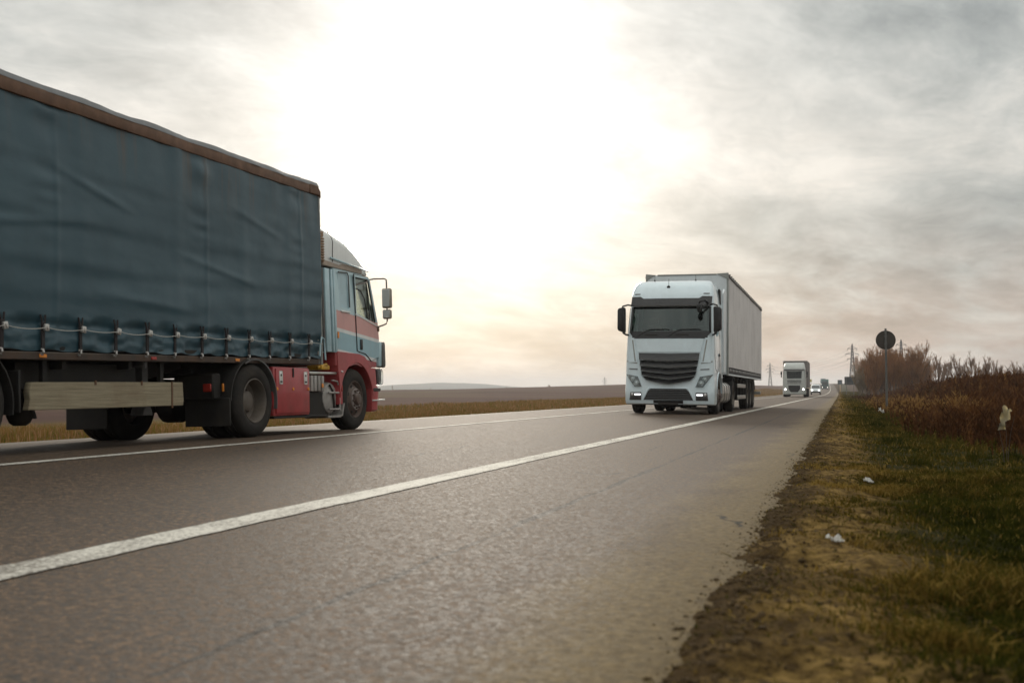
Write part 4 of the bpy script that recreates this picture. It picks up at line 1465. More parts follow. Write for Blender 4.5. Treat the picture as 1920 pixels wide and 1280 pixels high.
    # bonnet flap
    b = B(); patch(b, lambda u, v: ((u * 2 - 1) * (0.848 + 0.085 * v), 1.60 + 0.345 * v), 16, 3, surf, 0.022, 0.04); ob('bonnet_flap', b, 'white_paint')
    for sx in (-1, 1):
        b = B(); patch(b, lambda u, v, sx=sx: (sx * (0.862 + 0.10 * v + u * (0.255 - 0.09 * v)), 1.335 + 0.64 * v), 6, 4, surf, lambda u, v: 0.016, 0.04); ob('corner_flap', b, 'white_paint')
        b = B(); patch(b, lambda u, v, sx=sx: (sx * (0.90 + 0.09 * v + 0.035 * u), 1.36 + 0.56 * v), 1, 3, surf, 0.018, 0.03); ob('flap_groove', b, 'grey_panel')
    # grille: dark back plate and five wing-shaped slats
    def gx(v):          # half width of the grille against v (0 bottom, 1 top)
        return float(np.interp(v, [0, 0.10, 0.22, 1], [0.60, 0.70, 0.745, 0.845]))

    def gz(u, v):
        a = abs(u * 2 - 1)
        zb = 0.775 + 0.10 * a ** 1.3
        zt = 1.588
        return zb + (zt - zb) * v
    b = B(); patch(b, lambda u, v: ((u * 2 - 1) * gx(v), gz(u, v)), 20, 10, surf2 := (lambda x, z: surf(x, max(z, 0.95))), -0.004, 0.02)
    gr = ob('grille', b, 'dark_steel')
    vb = [0.0, 0.17, 0.345, 0.53, 0.74, 1.0]
    for k in range(5):
        v0, v1 = vb[k] + 0.016, vb[k + 1] - 0.016
        b = B(); patch(b, lambda u, v: ((u * 2 - 1) * (gx(v0 + (v1 - v0) * v) - 0.02), gz(u, v0 + (v1 - v0) * v) + 0.012 * (1 - abs(u * 2 - 1)) * (-1)), 20, 4, surf2,
                       lambda u, v: 0.012 + 0.085 * (1 - v) ** 1.3 + 0.02 * (1 - abs(u * 2 - 1)), 0.02); ob('grille_slat', b, 'grille_black', gr)
    b = B()
    rim = [(-gx(1), 1.59)] + [(-gx(v), gz(0.5 - 0.5, v)) for v in (0.8, 0.5, 0.22, 0.10)] + [((u * 2 - 1) * 0.60 / 1.0, gz(u, 0)) for u in np.linspace(0, 1, 13)] + [(gx(v), gz(1, v)) for v in (0.10, 0.22, 0.5, 0.8)] + [(gx(1), 1.59)]
    tube(b, [(x, surf2(x, z) + 0.016, z) for x, z in rim], 0.014, 6); ob('grille_surround', b, 'white_paint', gr)
    # ---- bumper
    bs = [(0.235, 1.17, -0.06), (0.27, 1.20, -0.01), (0.36, 1.213, 0.012), (0.62, 1.218, 0.018), (0.70, 1.215, 0.0), (0.985, 1.205, -0.028)]
    ZB, HB, FB = [np.array(c) for c in zip(*bs)]

    def bsurf(x, z):
        hw = float(np.interp(z, ZB, HB))
        yf = float(np.interp(z, ZB, FB))
        fl = hw - RF
        ax = abs(x)
        if ax <= fl:
            return yf - BOW * (x / hw) ** 2
        t = min(1.0, (ax - fl) / RF)
        return yf - BOW * (fl / hw) ** 2 - RF + RF * math.sqrt(max(0, 1 - t * t))
    b = B(); loft(b, [cab_loop(z, 0, h, f, -1.05, RF, 0.03, BOW) for z, h, f in bs]); bp = ob('bumper', b, 'white_paint', sharp=30)
    a2 = B(); lathe(a2, [(0.60, -3), (0.60, 3)], (0, -1.35, 0.49), 'x', 40); cut(bp, [a2])
    b = B(); patch(b, lambda u, v: ((u * 2 - 1) * (0.665 - 0.15 * v - 0.04 * max(0, v - 0.8) * 5), 0.365 + 0.29 * v), 16, 5, bsurf, 0.006, 0.03); lg = ob('lower_grille', b, 'dark_steel', bp)
    for k in range(6):
        z0 = 0.378 + 0.047 * k
        hw_ = 0.655 - 0.15 * (z0 - 0.365) / 0.29
        b = B(); patch(b, lambda u, v: ((u * 2 - 1) * hw_ * 0.97, z0 + 0.022 * v), 14, 1, bsurf, lambda u, v: 0.022 - 0.01 * v, 0.015); ob('grille_bar', b, 'grille_black', bp)
    b = B(); tube(b, [(x, bsurf(x, z) + 0.010, z) for x, z in ((-0.69, 0.36), (-0.62, 0.50), (-0.545, 0.64), (-0.50, 0.668), (0.50, 0.668), (0.545, 0.64), (0.62, 0.50), (0.69, 0.36))], 0.014, 6); ob('grille_frame', b, 'white_paint', bp)
    b = B(); patch(b, lambda u, v: ((u * 2 - 1) * 0.40, 0.232 + 0.125 * v), 10, 2, bsurf, 0.010, 0.03); ob('plate_holder', b, 'grille_black', bp)
    b = B(); patch(b, lambda u, v: ((u * 2 - 1) * 0.27, 0.247 + 0.055 * v), 6, 1, bsurf, 0.020, 0.008); ob('blank_plate', b, 'grey_plastic', bp)
    for sx in (-1, 1):
        b = B(); patch(b, lambda u, v, sx=sx: (sx * (0.735 + u * (0.33 - 0.03 * v)), 0.358 + 0.205 * v), 5, 3, bsurf, 0.006, 0.03); ob('fog_recess', b, 'lamp_housing', bp)
        b = B(); patch(b, lambda u, v, sx=sx: (sx * (0.755 + 0.165 * u), 0.482 + 0.04 * v), 4, 1, bsurf, 0.016, 0.012); ob('daytime_lamp', b, 'drl', bp)
        b = B(); lathe(b, [(0.032, -0.02), (0.036, 0.012), (0.02, 0.016)], (sx * 0.985, bsurf(sx * 0.985, 0.51), 0.51), 'y', 14); ob('fog_lamp', b, 'lamp_chrome', bp)
        for k in range(3):
            b = B(); patch(b, lambda u, v, sx=sx: (sx * (0.75 + u * 0.28), 0.37 + 0.028 * k + 0.014 * v), 3, 1, bsurf, 0.014, 0.012); ob('grille_bar', b, 'grille_black', bp)
        # head lamp: dark bowl, eyebrow, projector and glass
        hl = lambda u, v, sx=sx: (sx * ((0.725 + 0.115 * v) + u * ((0.20 - 0.0 * v) + 0.145 * v)), 0.70 + (0.27 + 0.06 * u) * v)
        b = B(); patch(b, hl, 6, 6, bsurf, 0.008, 0.03); h = ob('headlamp', b, 'lamp_housing')
        for dx, dz, r_ in ((0.135, 0.095, 0.080), (0.235, 0.200, 0.066)):
            X_ = sx * (0.735 + dx); Z_ = 0.70 + dz
            b = B(); lathe(b, [(r_, 0.0), (r_ * 0.98, 0.012), (r_ * 0.72, -0.005), (r_ * 0.6, 0.018), (r_ * 0.3, 0.03), (0.0, 0.033)], (X_, bsurf(X_, Z_) + 0.012, Z_), 'y', 18, capped=False); ob('projector', b, 'lamp_chrome', h)
        b = B(); patch(b, hl, 6, 6, bsurf, 0.050, 0.004); ob('lamp_glass', b, 'lamp_glass', h)
        b = B(); patch(b, lambda u, v, sx=sx: (sx * (0.85 + 0.235 * u), 1.145 + 0.012 * u + 0.022 * v), 5, 1, surf, 0.010, 0.02); ob('brow_groove', b, 'grey_plastic')
        b = B(); patch(b, lambda u, v, sx=sx: (sx * (0.865 + 0.30 * u), 1.30 + 0.03 * v + 0.05 * u), 6, 1, surf, 0.006, 0.02); ob('corner_groove', b, 'grey_panel')
        # mirrors
        b = B()
        prism(b, [(1.215, 2.10), (1.375, 2.155), (1.405, 2.20), (1.405, 2.70), (1.375, 2.745), (1.225, 2.775), (1.205, 2.74), (1.20, 2.14)], -0.20, 0.02, 'y', 0.025, 2)
        if sx < 0:
            bmesh.ops.scale(b, verts=b.verts[:], vec=(-1, 1, 1))
        mi = ob('wing_mirror', b, 'black_plastic')
        b = B(); box(b, sx * 1.235, sx * 1.385, -0.212, -0.203, 2.19, 2.70, 0.003); ob('mirror_glass', b, 'lamp_chrome', mi)
        b = B(); tube(b, [(sx * 1.05, -0.40, 2.83), (sx * 1.16, -0.22, 2.845), (sx * 1.28, -0.10, 2.80), (sx * 1.30, -0.10, 2.74)], 0.022, 7); ob('mirror_arm', b, 'black_plastic')
        b = B(); tube(b, [(sx * 1.12, -0.33, 2.05), (sx * 1.20, -0.18, 2.06), (sx * 1.27, -0.10, 2.11)], 0.026, 7); ob('mirror_arm', b, 'black_plastic')
        # door: seam, handle, sill
        xs = sx * 1.206
        b = B(); tube(b, [(sx * 1.145, -0.50, 2.78), (sx * 1.18, -0.36, 2.1), (xs, -0.33, 1.5), (xs, -0.50, 1.18), (xs, -0.86, 1.10)], 0.007, 5); tube(b, [(sx * 1.15, -1.52, 2.78), (sx * 1.185, -1.52, 2.05), (xs, -1.52, 1.25)], 0.007, 5); ob('door_gap', b, 'grey_plastic')
        b = B(); box(b, xs, xs + sx * 0.022, -1.40, -1.22, 1.52, 1.60, 0.01, 2); ob('door_handle', b, 'black_plastic')
        b = B(); arc_guard(b, -1.35, 0.49, 0.595, 0.625, min(sx * 0.95, sx * 1.222), max(sx * 0.95, sx * 1.222), 5, 175); ob('wheel_arch', b, 'white_paint')
        b = B(); box(b, sx * 1.0, sx * 1.20, -2.25, -1.98, 0.42, 1.10, 0.02); ob('step_panel', b, 'grey_plastic')
        # side deflector to the trailer
        b = B(); prism(b, [(-2.30, 1.12), (-2.85, 1.12), (-2.98, 1.5), (-3.02, 3.40), (-2.55, 3.44), (-2.30, 3.30)], sx * 1.17, sx * 1.222, 'x', 0.008); ob('side_deflector', b, 'white_panel')
        b = B(); prism(b, [(-1.95, 3.02), (-2.25, 2.98), (-2.25, 3.36), (-1.85, 3.38)], sx * 1.10, sx * 1.155, 'x', 0.01); ob('air_intake', b, 'black_plastic')
        # fuel tank with straps
        b = B(); prism(b, [(sx * 0.62, 0.28), (sx * 1.10, 0.28), (sx * 1.19, 0.36), (sx * 1.21, 0.55), (sx * 1.19, 0.76), (sx * 1.08, 0.86), (sx * 0.62, 0.86)], -4.35, -2.35, 'y', 0.02, 2); tk = ob('fuel_tank', b, 'aluminium')
        for y in (-2.7, -3.35, -4.0):
            b = B(); prism(b, [(sx * 0.62, 0.272), (sx * 1.105, 0.272), (sx * 1.198, 0.355), (sx * 1.218, 0.55), (sx * 1.198, 0.765), (sx * 1.085, 0.868), (sx * 0.62, 0.868)], y - 0.03, y + 0.03, 'y'); ob('tank_strap', b, 'grey_plastic', tk)
        # wheels
        wheel(T, sx * 1.20, -1.35, 0.478, 'front', sx)
        wheel(T, sx * 1.23, -5.05, 0.478, 'rear', sx, False)
        wheel(T, sx * 0.90, -5.05, 0.478, 'rear', sx, False)
        b = B(); arc_guard(b, -5.05, 0.478, 0.54, 0.56, min(sx * 0.6, sx * 1.24), max(sx * 0.6, sx * 1.24), -5, 185); ob('mudguard', b, 'black_plastic')
        for y in (-10.2, -11.5, -12.8):
            wheel(T, sx * 1.23, y, 0.478, 'rear', sx, False)
            b = B(); arc_guard(b, y, 0.478, 0.53, 0.545, min(sx * 0.85, sx * 1.24), max(sx * 0.85, sx * 1.24), 20, 160); ob('mudguard', b, 'rubber_flap')
        # trailer side guard
        b = B()
        for z in (0.42, 0.78):
            box(b, sx * 1.19, sx * 1.225, -9.4, -6.6, z - 0.06, z + 0.06, 0.01)
        ob('side_guard', b, 'aluminium')
        for y in (-6.9, -8.0, -9.1):
            b = B(); box(b, sx * 1.15, sx * 1.185, y - 0.04, y + 0.04, 0.36, 1.05); ob('guard_bracket', b, 'dark_steel')
        b = B(); box(b, sx * 0.62, sx * 1.22, -9.55, -9.52, 0.30, 0.95, 0.005); ob('mud_flap', b, 'rubber_flap')
    # front view mirror (on the left-hand corner of the cab, right in the picture)
    b = B(); tube(b, [(-1.02, surf(-1.02, 2.86) + 0.02, 2.88), (-0.97, 0.02, 2.93), (-0.84, 0.03, 2.90), (-0.82, -0.02, 2.84)], 0.03, 8); ob('mirror_arm', b, 'black_plastic')
    b = B(); tube(b, [(-1.0, surf(-1.0, 2.75) + 0.0, 2.74), (-0.86, -0.02, 2.76)], 0.016, 6); ob('mirror_stay', b, 'black_plastic')
    b = B(); lathe(b, [(0.02, 0.07), (0.07, 0.05), (0.095, 0.0), (0.09, -0.03), (0.0, -0.035)], (-0.83, -0.01, 2.73), 'y', 18, capped=False); bmesh.ops.scale(b, verts=b.verts[:], vec=(0.8, 1, 1.35), space=Matrix.Translation((0.83, 0.01, -2.73))); ob('front_mirror', b, 'black_plastic')
    # chassis
    for x in (-0.42, 0.42):
        b = B(); box(b, x - 0.04, x + 0.04, -6.0, -0.7, 0.55, 0.85); ob('chassis_beam', b, 'dark_steel')
        b = B(); box(b, x - 0.06, x + 0.06, -16.5, -4.0, 0.72, 1.08); ob('trailer_beam', b, 'dark_steel')
    b = B(); box(b, -0.35, 0.35, -2.0, -0.9, 0.30, 0.90, 0.05); ob('engine_sump', b, 'dark_steel')
    b = B(); tube(b, [(-1.0, -1.35, 0.45), (1.0, -1.35, 0.45)], 0.06, 8); ob('front_axle', b, 'dark_steel')
    for y in (-5.05, -10.2, -11.5, -12.8):
        b = B(); tube(b, [(-1.0, y, 0.478), (1.0, y, 0.478)], 0.09, 8); ob('axle', b, 'dark_steel')
    b = B(); box(b, -0.5, 0.5, -5.6, -4.4, 0.98, 1.10, 0.02); ob('fifth_wheel', b, 'dark_steel')
    b = B(); box(b, -0.3, -0.9 + 1.2, -1.2, -0.6, 0.18, 0.26, 0.01); ob('cross_member', b, 'dark_steel')
    for x in (-0.75, 0.75):
        b = B(); box(b, x - 0.06, x + 0.06, -6.25, -6.13, 0.25, 1.05, 0.01); box(b, x - 0.1, x + 0.1, -6.3, -6.08, 0.2, 0.25, 0.01); ob('landing_leg', b, 'dark_steel')
    # ---- trailer
    YF, YR, HW = -3.36, -16.78, 1.245
    b = B(); box(b, -HW + 0.02, HW - 0.02, YF - 0.08, YF, 1.08, 3.93, 0.015); ob('front_wall', b, 'white_panel')
    b = B(); prism(b, [(-HW, 3.78), (-HW + 0.36, 3.965), (-HW, 3.985)], YF - 0.06, YF + 0.02, 'y', 0.006); prism(b, [(HW, 3.78), (HW - 0.30, 3.955), (HW, 3.985)], YF - 0.06, YF + 0.02, 'y', 0.006); box(b, -HW + 0.36, HW - 0.36, YF - 0.05, YF + 0.012, 3.93, 3.965, 0.004); ob('top_header', b, 'grey_panel')
    b = B(); box(b, -0.62, 0.30, YF + 0.0, YF + 0.03, 3.62, 3.66, 0.004); ob('header_slot', b, 'rail_rust')
    for sx in (-1, 1):
        b = B(); box(b, sx * (HW - 0.06), sx * (HW + 0.002), YF - 0.10, YF + 0.005, 1.05, 3.93, 0.01); ob('corner_post', b, 'grey_panel')
        # curtain with gentle upright folds
        b = B()
        ny, nz = 150, 14
        rows = []
        for j in range(nz + 1):
            row = []
            z = 1.30 + (3.87 - 1.30) * j / nz
            for i in range(ny + 1):
                y = YF - 0.11 + (YR - YF + 0.2) * i / ny
                d = 0.020 * math.sin(y * 2.3 + 0.7 * math.sin(y * 0.9)) * math.sin(PI * (z - 1.1) / 2.9) + 0.014 * mnoise.fractal(Vector((y * 1.4, z * 0.6, sx * 3.0)), 0.9, 2.1, 3) + 0.008 * math.sin(PI * (z - 1.3) / 2.6)
                row.append(b.verts.new((sx * (HW - 0.012 + d), y, z)))
            rows.append(row)
        for j in range(nz):
            for i in range(ny):
                b.faces.new((rows[j][i], rows[j][i + 1], rows[j + 1][i + 1], rows[j + 1][i]))
        cu = ob('side_curtain', b, 'curtain_white', sharp=80)
        b = B(); box(b, sx * (HW - 0.05), sx * (HW - 0.03), YR + 0.1, YF - 0.1, 1.10, 1.33); ob('curtain_hem', b, 'webbing')
        b = B(); box(b, sx * (HW - 0.06), sx * (HW + 0.006), YR + 0.05, YF - 0.05, 1.055, 1.10, 0.006); ob('side_rail', b, 'white_panel')
        b = B(); box(b, sx * (HW - 0.05), sx * (HW + 0.022), YR + 0.05, YF - 0.05, 3.855, 3.93, 0.008); ob('top_rail', b, 'black_plastic')
        sb = B(); box(sb, -0.030, -0.024, -0.05, 0.05, -0.12, 0.125); box(sb, -0.024, -0.008, -0.03, 0.03, -0.03, 0.04, 0.004)
        sm = to_mesh('strap', sb, 'latch_white')
        for k in range(27):
            place('strap', sm, cu, (sx * (HW - 0.010), YF - 0.30 - 0.485 * k, 1.215), (0, 0, 0 if sx > 0 else PI))
        sb = B(); lathe(sb, [(0.02, -0.03), (0.02, 0.03)], (0, 0, 0), 'x', 8)
        sm = to_mesh('roof_roller', sb, 'dark_steel')
        for k in range(24):
            place('roof_roller', sm, T, (sx * (HW - 0.01), YF - 0.4 - 0.55 * k, 3.955))
    b = B(); box(b, -HW + 0.03, HW - 0.03, YR, YF - 0.09, 3.925, 3.955, 0.005); ob('roof_sheet', b, 'white_panel')
    b = B(); box(b, -HW + 0.03, HW - 0.03, YR, YF - 0.09, 1.06, 1.095); ob('load_floor', b, 'dark_steel')
    b = B(); box(b, -HW + 0.01, HW - 0.01, YR - 0.05, YR, 1.06, 3.93, 0.01); ob('rear_door', b, 'white_panel')
    b = B(); box(b, -1.2, 1.2, YR - 0.02, YR + 0.1, 0.48, 0.60, 0.01); ob('rear_underrun', b, 'grey_panel')
    return T


white_lorry()


# ================================================================== lorries far down the road
def far_lorry(label, X, Y, cabmat, boxmat, lit=True, detail=True, wind='glass_dark', roofmat=None):
    z = float(rise(Y) + road_z(X - bend(Y)))
    T = thing('distant_lorry', label, 'lorry', (X, Y, z), (0, 0, PI))

    def ob(n, b, m, p=T):
        return obj(n, b, m, p)
    secs = [(0.95, 1.20, 0.0), (1.6, 1.20, -0.04), (1.95, 1.19, -0.08), (2.75, 1.16, -0.28), (3.05, 1.13, -0.36), (3.35, 1.08, -0.55), (3.62, 1.02, -0.95), (3.70, 0.95, -1.25)]
    Z, H, F = [np.array(c) for c in zip(*secs)]
    surf = lambda x, z: float(np.interp(z, Z, F)) - 0.08 * x * x
    b = B(); loft(b, [cab_loop(z_, 0, h, f, -2.2, 0.16, 0.04, 0.08, 6, 3) for z_, h, f in secs]); ob('cab_shell', b, cabmat)
    b = B(); loft(b, [cab_loop(z_, 0, h, f, -0.9, 0.2, 0.03, 0.08, 6, 3) for z_, h, f in ((0.26, 1.15, -0.05), (0.34, 1.21, 0.02), (0.94, 1.205, 0.01))]); ob('bumper', b, cabmat)
    b = B(); patch(b, lambda u, v: ((u * 2 - 1) * 1.12, 1.98 + (0.86 - 0.10 * (1 - (u * 2 - 1) ** 2)) * v), 10, 4, surf, 0.012, 0.03); ob('windscreen', b, 'far_glass')
    if detail:
        for z0, h in ((1.70, 0.10), (1.55, 0.07), (1.42, 0.05)):
            b = B(); patch(b, lambda u, v: ((u * 2 - 1) * 0.86, z0 + h * v), 8, 1, surf, 0.012, 0.03); ob('grille_slat', b, 'grille_black')
        b = B(); patch(b, lambda u, v: ((u * 2 - 1) * (0.36 + 0.25 * min(1, v * 2.2)), 0.52 + 0.72 * v), 8, 4, lambda x, z: 0.02 - 0.08 * x * x, 0.012, 0.03); ob('lower_grille', b, 'grille_black')
        b = B(); patch(b, lambda u, v: ((u * 2 - 1) * 1.08, 2.86 + 0.12 * v), 8, 1, surf, lambda u, v: 0.10 - 0.06 * v, 0.03); ob('sun_visor', b, 'grille_black')
    for sx in (-1, 1):
        b = B(); lathe(b, [(0.11, -0.03), (0.10, 0.03), (0.04, 0.045)], (sx * 0.93, -0.06, 0.82), 'y', 12); ob('headlamp', b, 'headlight_on' if lit else 'lamp_chrome')
        b = B(); box(b, sx * 1.24, sx * 1.42, -0.25, -0.10, 2.35, 2.72, 0.03); box(b, sx * 1.26, sx * 1.40, -0.25, -0.10, 2.12, 2.30, 0.03); tube(b, [(sx * 1.15, -0.3, 2.74), (sx * 1.33, -0.18, 2.74), (sx * 1.33, -0.18, 2.1), (sx * 1.15, -0.25, 2.05)], 0.02, 5); ob('wing_mirror', b, 'black_plastic')
        for y, k in ((-1.35, 'front'), (-5.0, 'rear'), (-10.5, 'rear'), (-11.8, 'rear')):
            wheel(T, sx * 1.20, y, 0.478, k, sx, False)
    b = B(); box(b, -0.5, 0.5, -13.2, -0.8, 0.5, 0.95); ob('chassis', b, 'dark_steel')
    b = B(); box(b, -1.27, 1.27, -14.0, -2.9, 1.05, 3.92, 0.02); tr = ob('trailer_box', b, boxmat)
    b = B(); box(b, -1.285, 1.285, -14.0, -2.88, 3.88, 3.95, 0.01); ob('top_rail', b, roofmat or 'grey_panel', tr)
    return T


far_lorry('silver-white lorry with headlights on, following behind the large white lorry', -4.72, 118.0, 'truck_silver', 'trailer_grey')
far_lorry('green lorry with headlights on, far down the road behind the white van', -5.75, 430.0, 'truck_dark', 'truck_green', detail=False, roofmat='truck_green')
far_lorry('tiny blue-grey lorry farthest down the road before the crest', -9.2, 610.0, 'truck_bluegrey', 'truck_bluegrey', detail=False)


def white_van():
    X, Y = -4.30, 200.0
    T = thing('white_van', 'small white van with headlights on between the silver-white and green lorries', 'van', (X, Y, float(rise(Y) + road_z(X))), (0, 0, PI))

    def ob(n, b, m, p=T):
        return obj(n, b, m, p)
    secs = [(0.32, 0.84, -0.02), (0.55, 0.87, 0.02), (0.80, 0.87, -0.03), (0.98, 0.85, -0.22), (1.12, 0.84, -0.62), (1.55, 0.77, -1.12), (1.78, 0.70, -1.40), (1.86, 0.62, -1.7)]
    Z, H, F = [np.array(c) for c in zip(*secs)]
    surf = lambda x, z: float(np.interp(z, Z, F)) - 0.10 * x * x
    b = B(); loft(b, [cab_loop(z, 0, h, f, -4.2, 0.2, 0.08, 0.10, 6, 3) for z, h, f in secs]); ob('body', b, 'van_white')
    b = B(); patch(b, lambda u, v: ((u * 2 - 1) * (0.74 - 0.08 * v), 1.13 + 0.52 * v), 8, 4, surf, 0.02, 0.03); ob('windscreen', b, 'lamp_housing')
    b = B(); patch(b, lambda u, v: ((u * 2 - 1) * 0.80, 0.34 + 0.24 * v), 8, 2, surf, 0.02, 0.03); ob('bumper_grille', b, 'grille_black')
    for sx in (-1, 1):
        b = B(); lathe(b, [(0.12, -0.03), (0.11, 0.04), (0.04, 0.05)], (sx * 0.62, surf(0.62, 0.78), 0.78), 'y', 12); ob('headlamp', b, 'headlight_on')
        b = B(); box(b, sx * 0.86, sx * 1.02, -1.0, -0.9, 1.12, 1.30, 0.03); ob('wing_mirror', b, 'black_plastic')
        b = B(); prism(b, [(-1.1, 1.14), (-1.45, 1.6), (-2.1, 1.62), (-2.1, 1.14)], sx * 0.80, sx * 0.86, 'x'); ob('side_window', b, 'lamp_housing')
        for y in (-0.75, -3.3):
            w_ = wheel(T, sx * 0.86, y, 0.31, 'front', sx, False)
            w_.scale = (0.62, 0.64, 0.64)


white_van()


# ================================================================== signs, pylons
def round_sign():
    Y, X = 38.0, 1.48
    z = float(ground(X, Y))
    T = thing('round_road_sign', 'round road sign seen from behind on a thin post in the right verge', 'road sign', (X, Y, z))
    b = B(); tube(b, [(0, 0, -0.3), (0, 0, 2.72 - z)], 0.038, 10); obj('post', b, 'sign_post', T)
    b = B(); lathe(b, [(0.30, 0.03), (0.318, 0.035), (0.322, 0.05), (0.318, 0.065), (0.0, 0.065)], (0, 0, 2.335 - z), 'y', 40, capped=False); lathe(b, [(0.31, 0.045), (0.0, 0.045)], (0, 0, 2.335 - z), 'y', 40, capped=False); d = obj('sign_disc', b, 'sign_back', T)
    for dz in (-0.13, 0.13):
        b = B(); box(b, -0.05, 0.05, -0.045, 0.045, 2.335 - z + dz - 0.018, 2.335 - z + dz + 0.018, 0.004); obj('clamp', b, 'sign_post', T)


round_sign()


def board(label, X, Y, zc, w, h, m, posts=2, name='roadside_board'):
    z = float(ground(X, Y))
    T = thing(name, label, 'road sign', (X, Y, z))
    b = B(); box(b, -w / 2, w / 2, -0.03, 0.03, zc - z - h / 2, zc - z + h / 2, 0.01); pn = obj('panel', b, m, T)
    for k in range(posts):
        x = (k / (posts - 1) - 0.5) * w * 0.7 if posts > 1 else 0
        b = B(); tube(b, [(x, -0.08, -0.4), (x, -0.08, zc - z + h / 2 - 0.05)], 0.05, 8); obj('post', b, 'sign_post', T)
    for k in (-0.3, 0.3):
        b = B(); box(b, -w / 2 + 0.05, w / 2 - 0.05, -0.05, -0.031, zc - z + k * h - 0.03, zc - z + k * h + 0.03); obj('brace', b, 'sign_post', pn)


board('large dark board seen from behind, on posts at the foot of the tall pylon', 1.55, 190.0, 2.45, 1.75, 1.35, 'board_dark', 2)
board('smaller grey-brown board beside the road, left of the large dark board', -0.10, 255.0, 2.75, 1.0, 1.05, 'truck_bluegrey', 2)
board('yellow roadside board far off behind the silver-white lorry', -12.7, 470.0, 5.25, 2.2, 1.15, 'board_yellow', 2)


def pylon(label, X, Y, H, w, arms=((0.62, 3.6), (0.74, 4.6), (0.87, 3.2)), top_extra=0.0):
    z = float(ground(X, Y))
    T = thing('power_pylon', label, 'pylon', (X, Y, z), (0, 0, R(12)))

    def half(t):
        return w / 2 * ((1 - t) ** 1.25 * 0.86 + 0.14)
    lv = [0, 0.16, 0.30, 0.42, 0.52, 0.61, 0.69, 0.76, 0.83, 0.90, 0.95]
    r = H * 0.0042
    b = B()
    for sx in (-1, 1):
        for sy in (-1, 1):
            tube(b, [(sx * half(t), sy * half(t), t * H) for t in lv] + [(0, 0, H)], r * 1.5, 4)
    obj('leg_frame', b, 'lattice_steel', T)
    b = B()
    for t0, t1 in zip(lv, lv[1:]):
        h0, h1 = half(t0), half(t1)
        for s in (-1, 1):
            tube(b, [(-h0, s * h0, t0 * H), (h1, s * h1, t1 * H)], r, 3)
            tube(b, [(h0, s * h0, t0 * H), (-h1, s * h1, t1 * H)], r, 3)
            tube(b, [(s * h0, -h0, t0 * H), (s * h1, h1, t1 * H)], r, 3)
            tube(b, [(s * h0, h0, t0 * H), (s * h1, -h1, t1 * H)], r, 3)
            tube(b, [(-h1, s * h1, t1 * H), (h1, s * h1, t1 * H)], r, 3)
    obj('bracing', b, 'lattice_steel', T)
    tips = []
    for t, L in arms:
        L = L * H / 30
        for s in (-1, 1):
            b = B()
            h0 = half(t)
            for sy in (-1, 1):
                tube(b, [(s * h0, sy * h0, t * H), (s * L, 0, t * H + 0.012 * H)], r * 1.1, 3)
            tube(b, [(s * h0, 0, (t + 0.05) * H), (s * L, 0, t * H + 0.012 * H)], r * 1.1, 3)
            tube(b, [(s * L * 0.55, -h0 * 0.5, t * H + 0.006 * H), (s * L * 0.55, h0 * 0.5, t * H + 0.006 * H)], r, 3)
            tube(b, [(s * L, 0, t * H + 0.012 * H), (s * L, 0, t * H - 0.035 * H)], r * 1.2, 4)
            obj('cross_arm', b, 'lattice_steel', T)
            c, sn = math.cos(R(12)), math.sin(R(12))
            tips.append(Vector((X + s * L * c, Y + s * L * sn, z + t * H - 0.03 * H)))
    return tips


P1 = pylon('tall lattice pylon standing beside the road at the edge of the thicket', 6.3, 600.0, 22.5, 3.4)
P2 = pylon('lattice pylon on the field skyline between the two nearest white lorries', -46.5, 760.0, 18.0, 2.6)
P3 = pylon('faint small pylon on the field skyline left of the large white lorry', -172.0, 800.0, 12.0, 2.2)
P4 = pylon('pylon whose top rises above the thicket, right of the round sign', 31.0, 600.0, 24.0, 3.6)


def wire(a, c, label):
    b = B()
    sag = (a - c).length * 0.02
    tube(b, [a.lerp(c, k / 20) - Vector((0, 0, sag * 4 * (k / 20) * (1 - k / 20))) for k in range(21)], 0.035, 4)
    tag(obj('power_cable', b, 'lattice_steel'), label, 'cable', 'cables slung between the pylons')


for k, (q, nm) in enumerate(((0, 'lowest left'), (1, 'lowest right'), (2, 'middle left'), (3, 'middle right'), (4, 'topmost left'), (5, 'topmost right'))):
    wire(P1[q], P2[q], 'overhead cable from the %s arm of the tall roadside pylon to the next pylon' % nm)


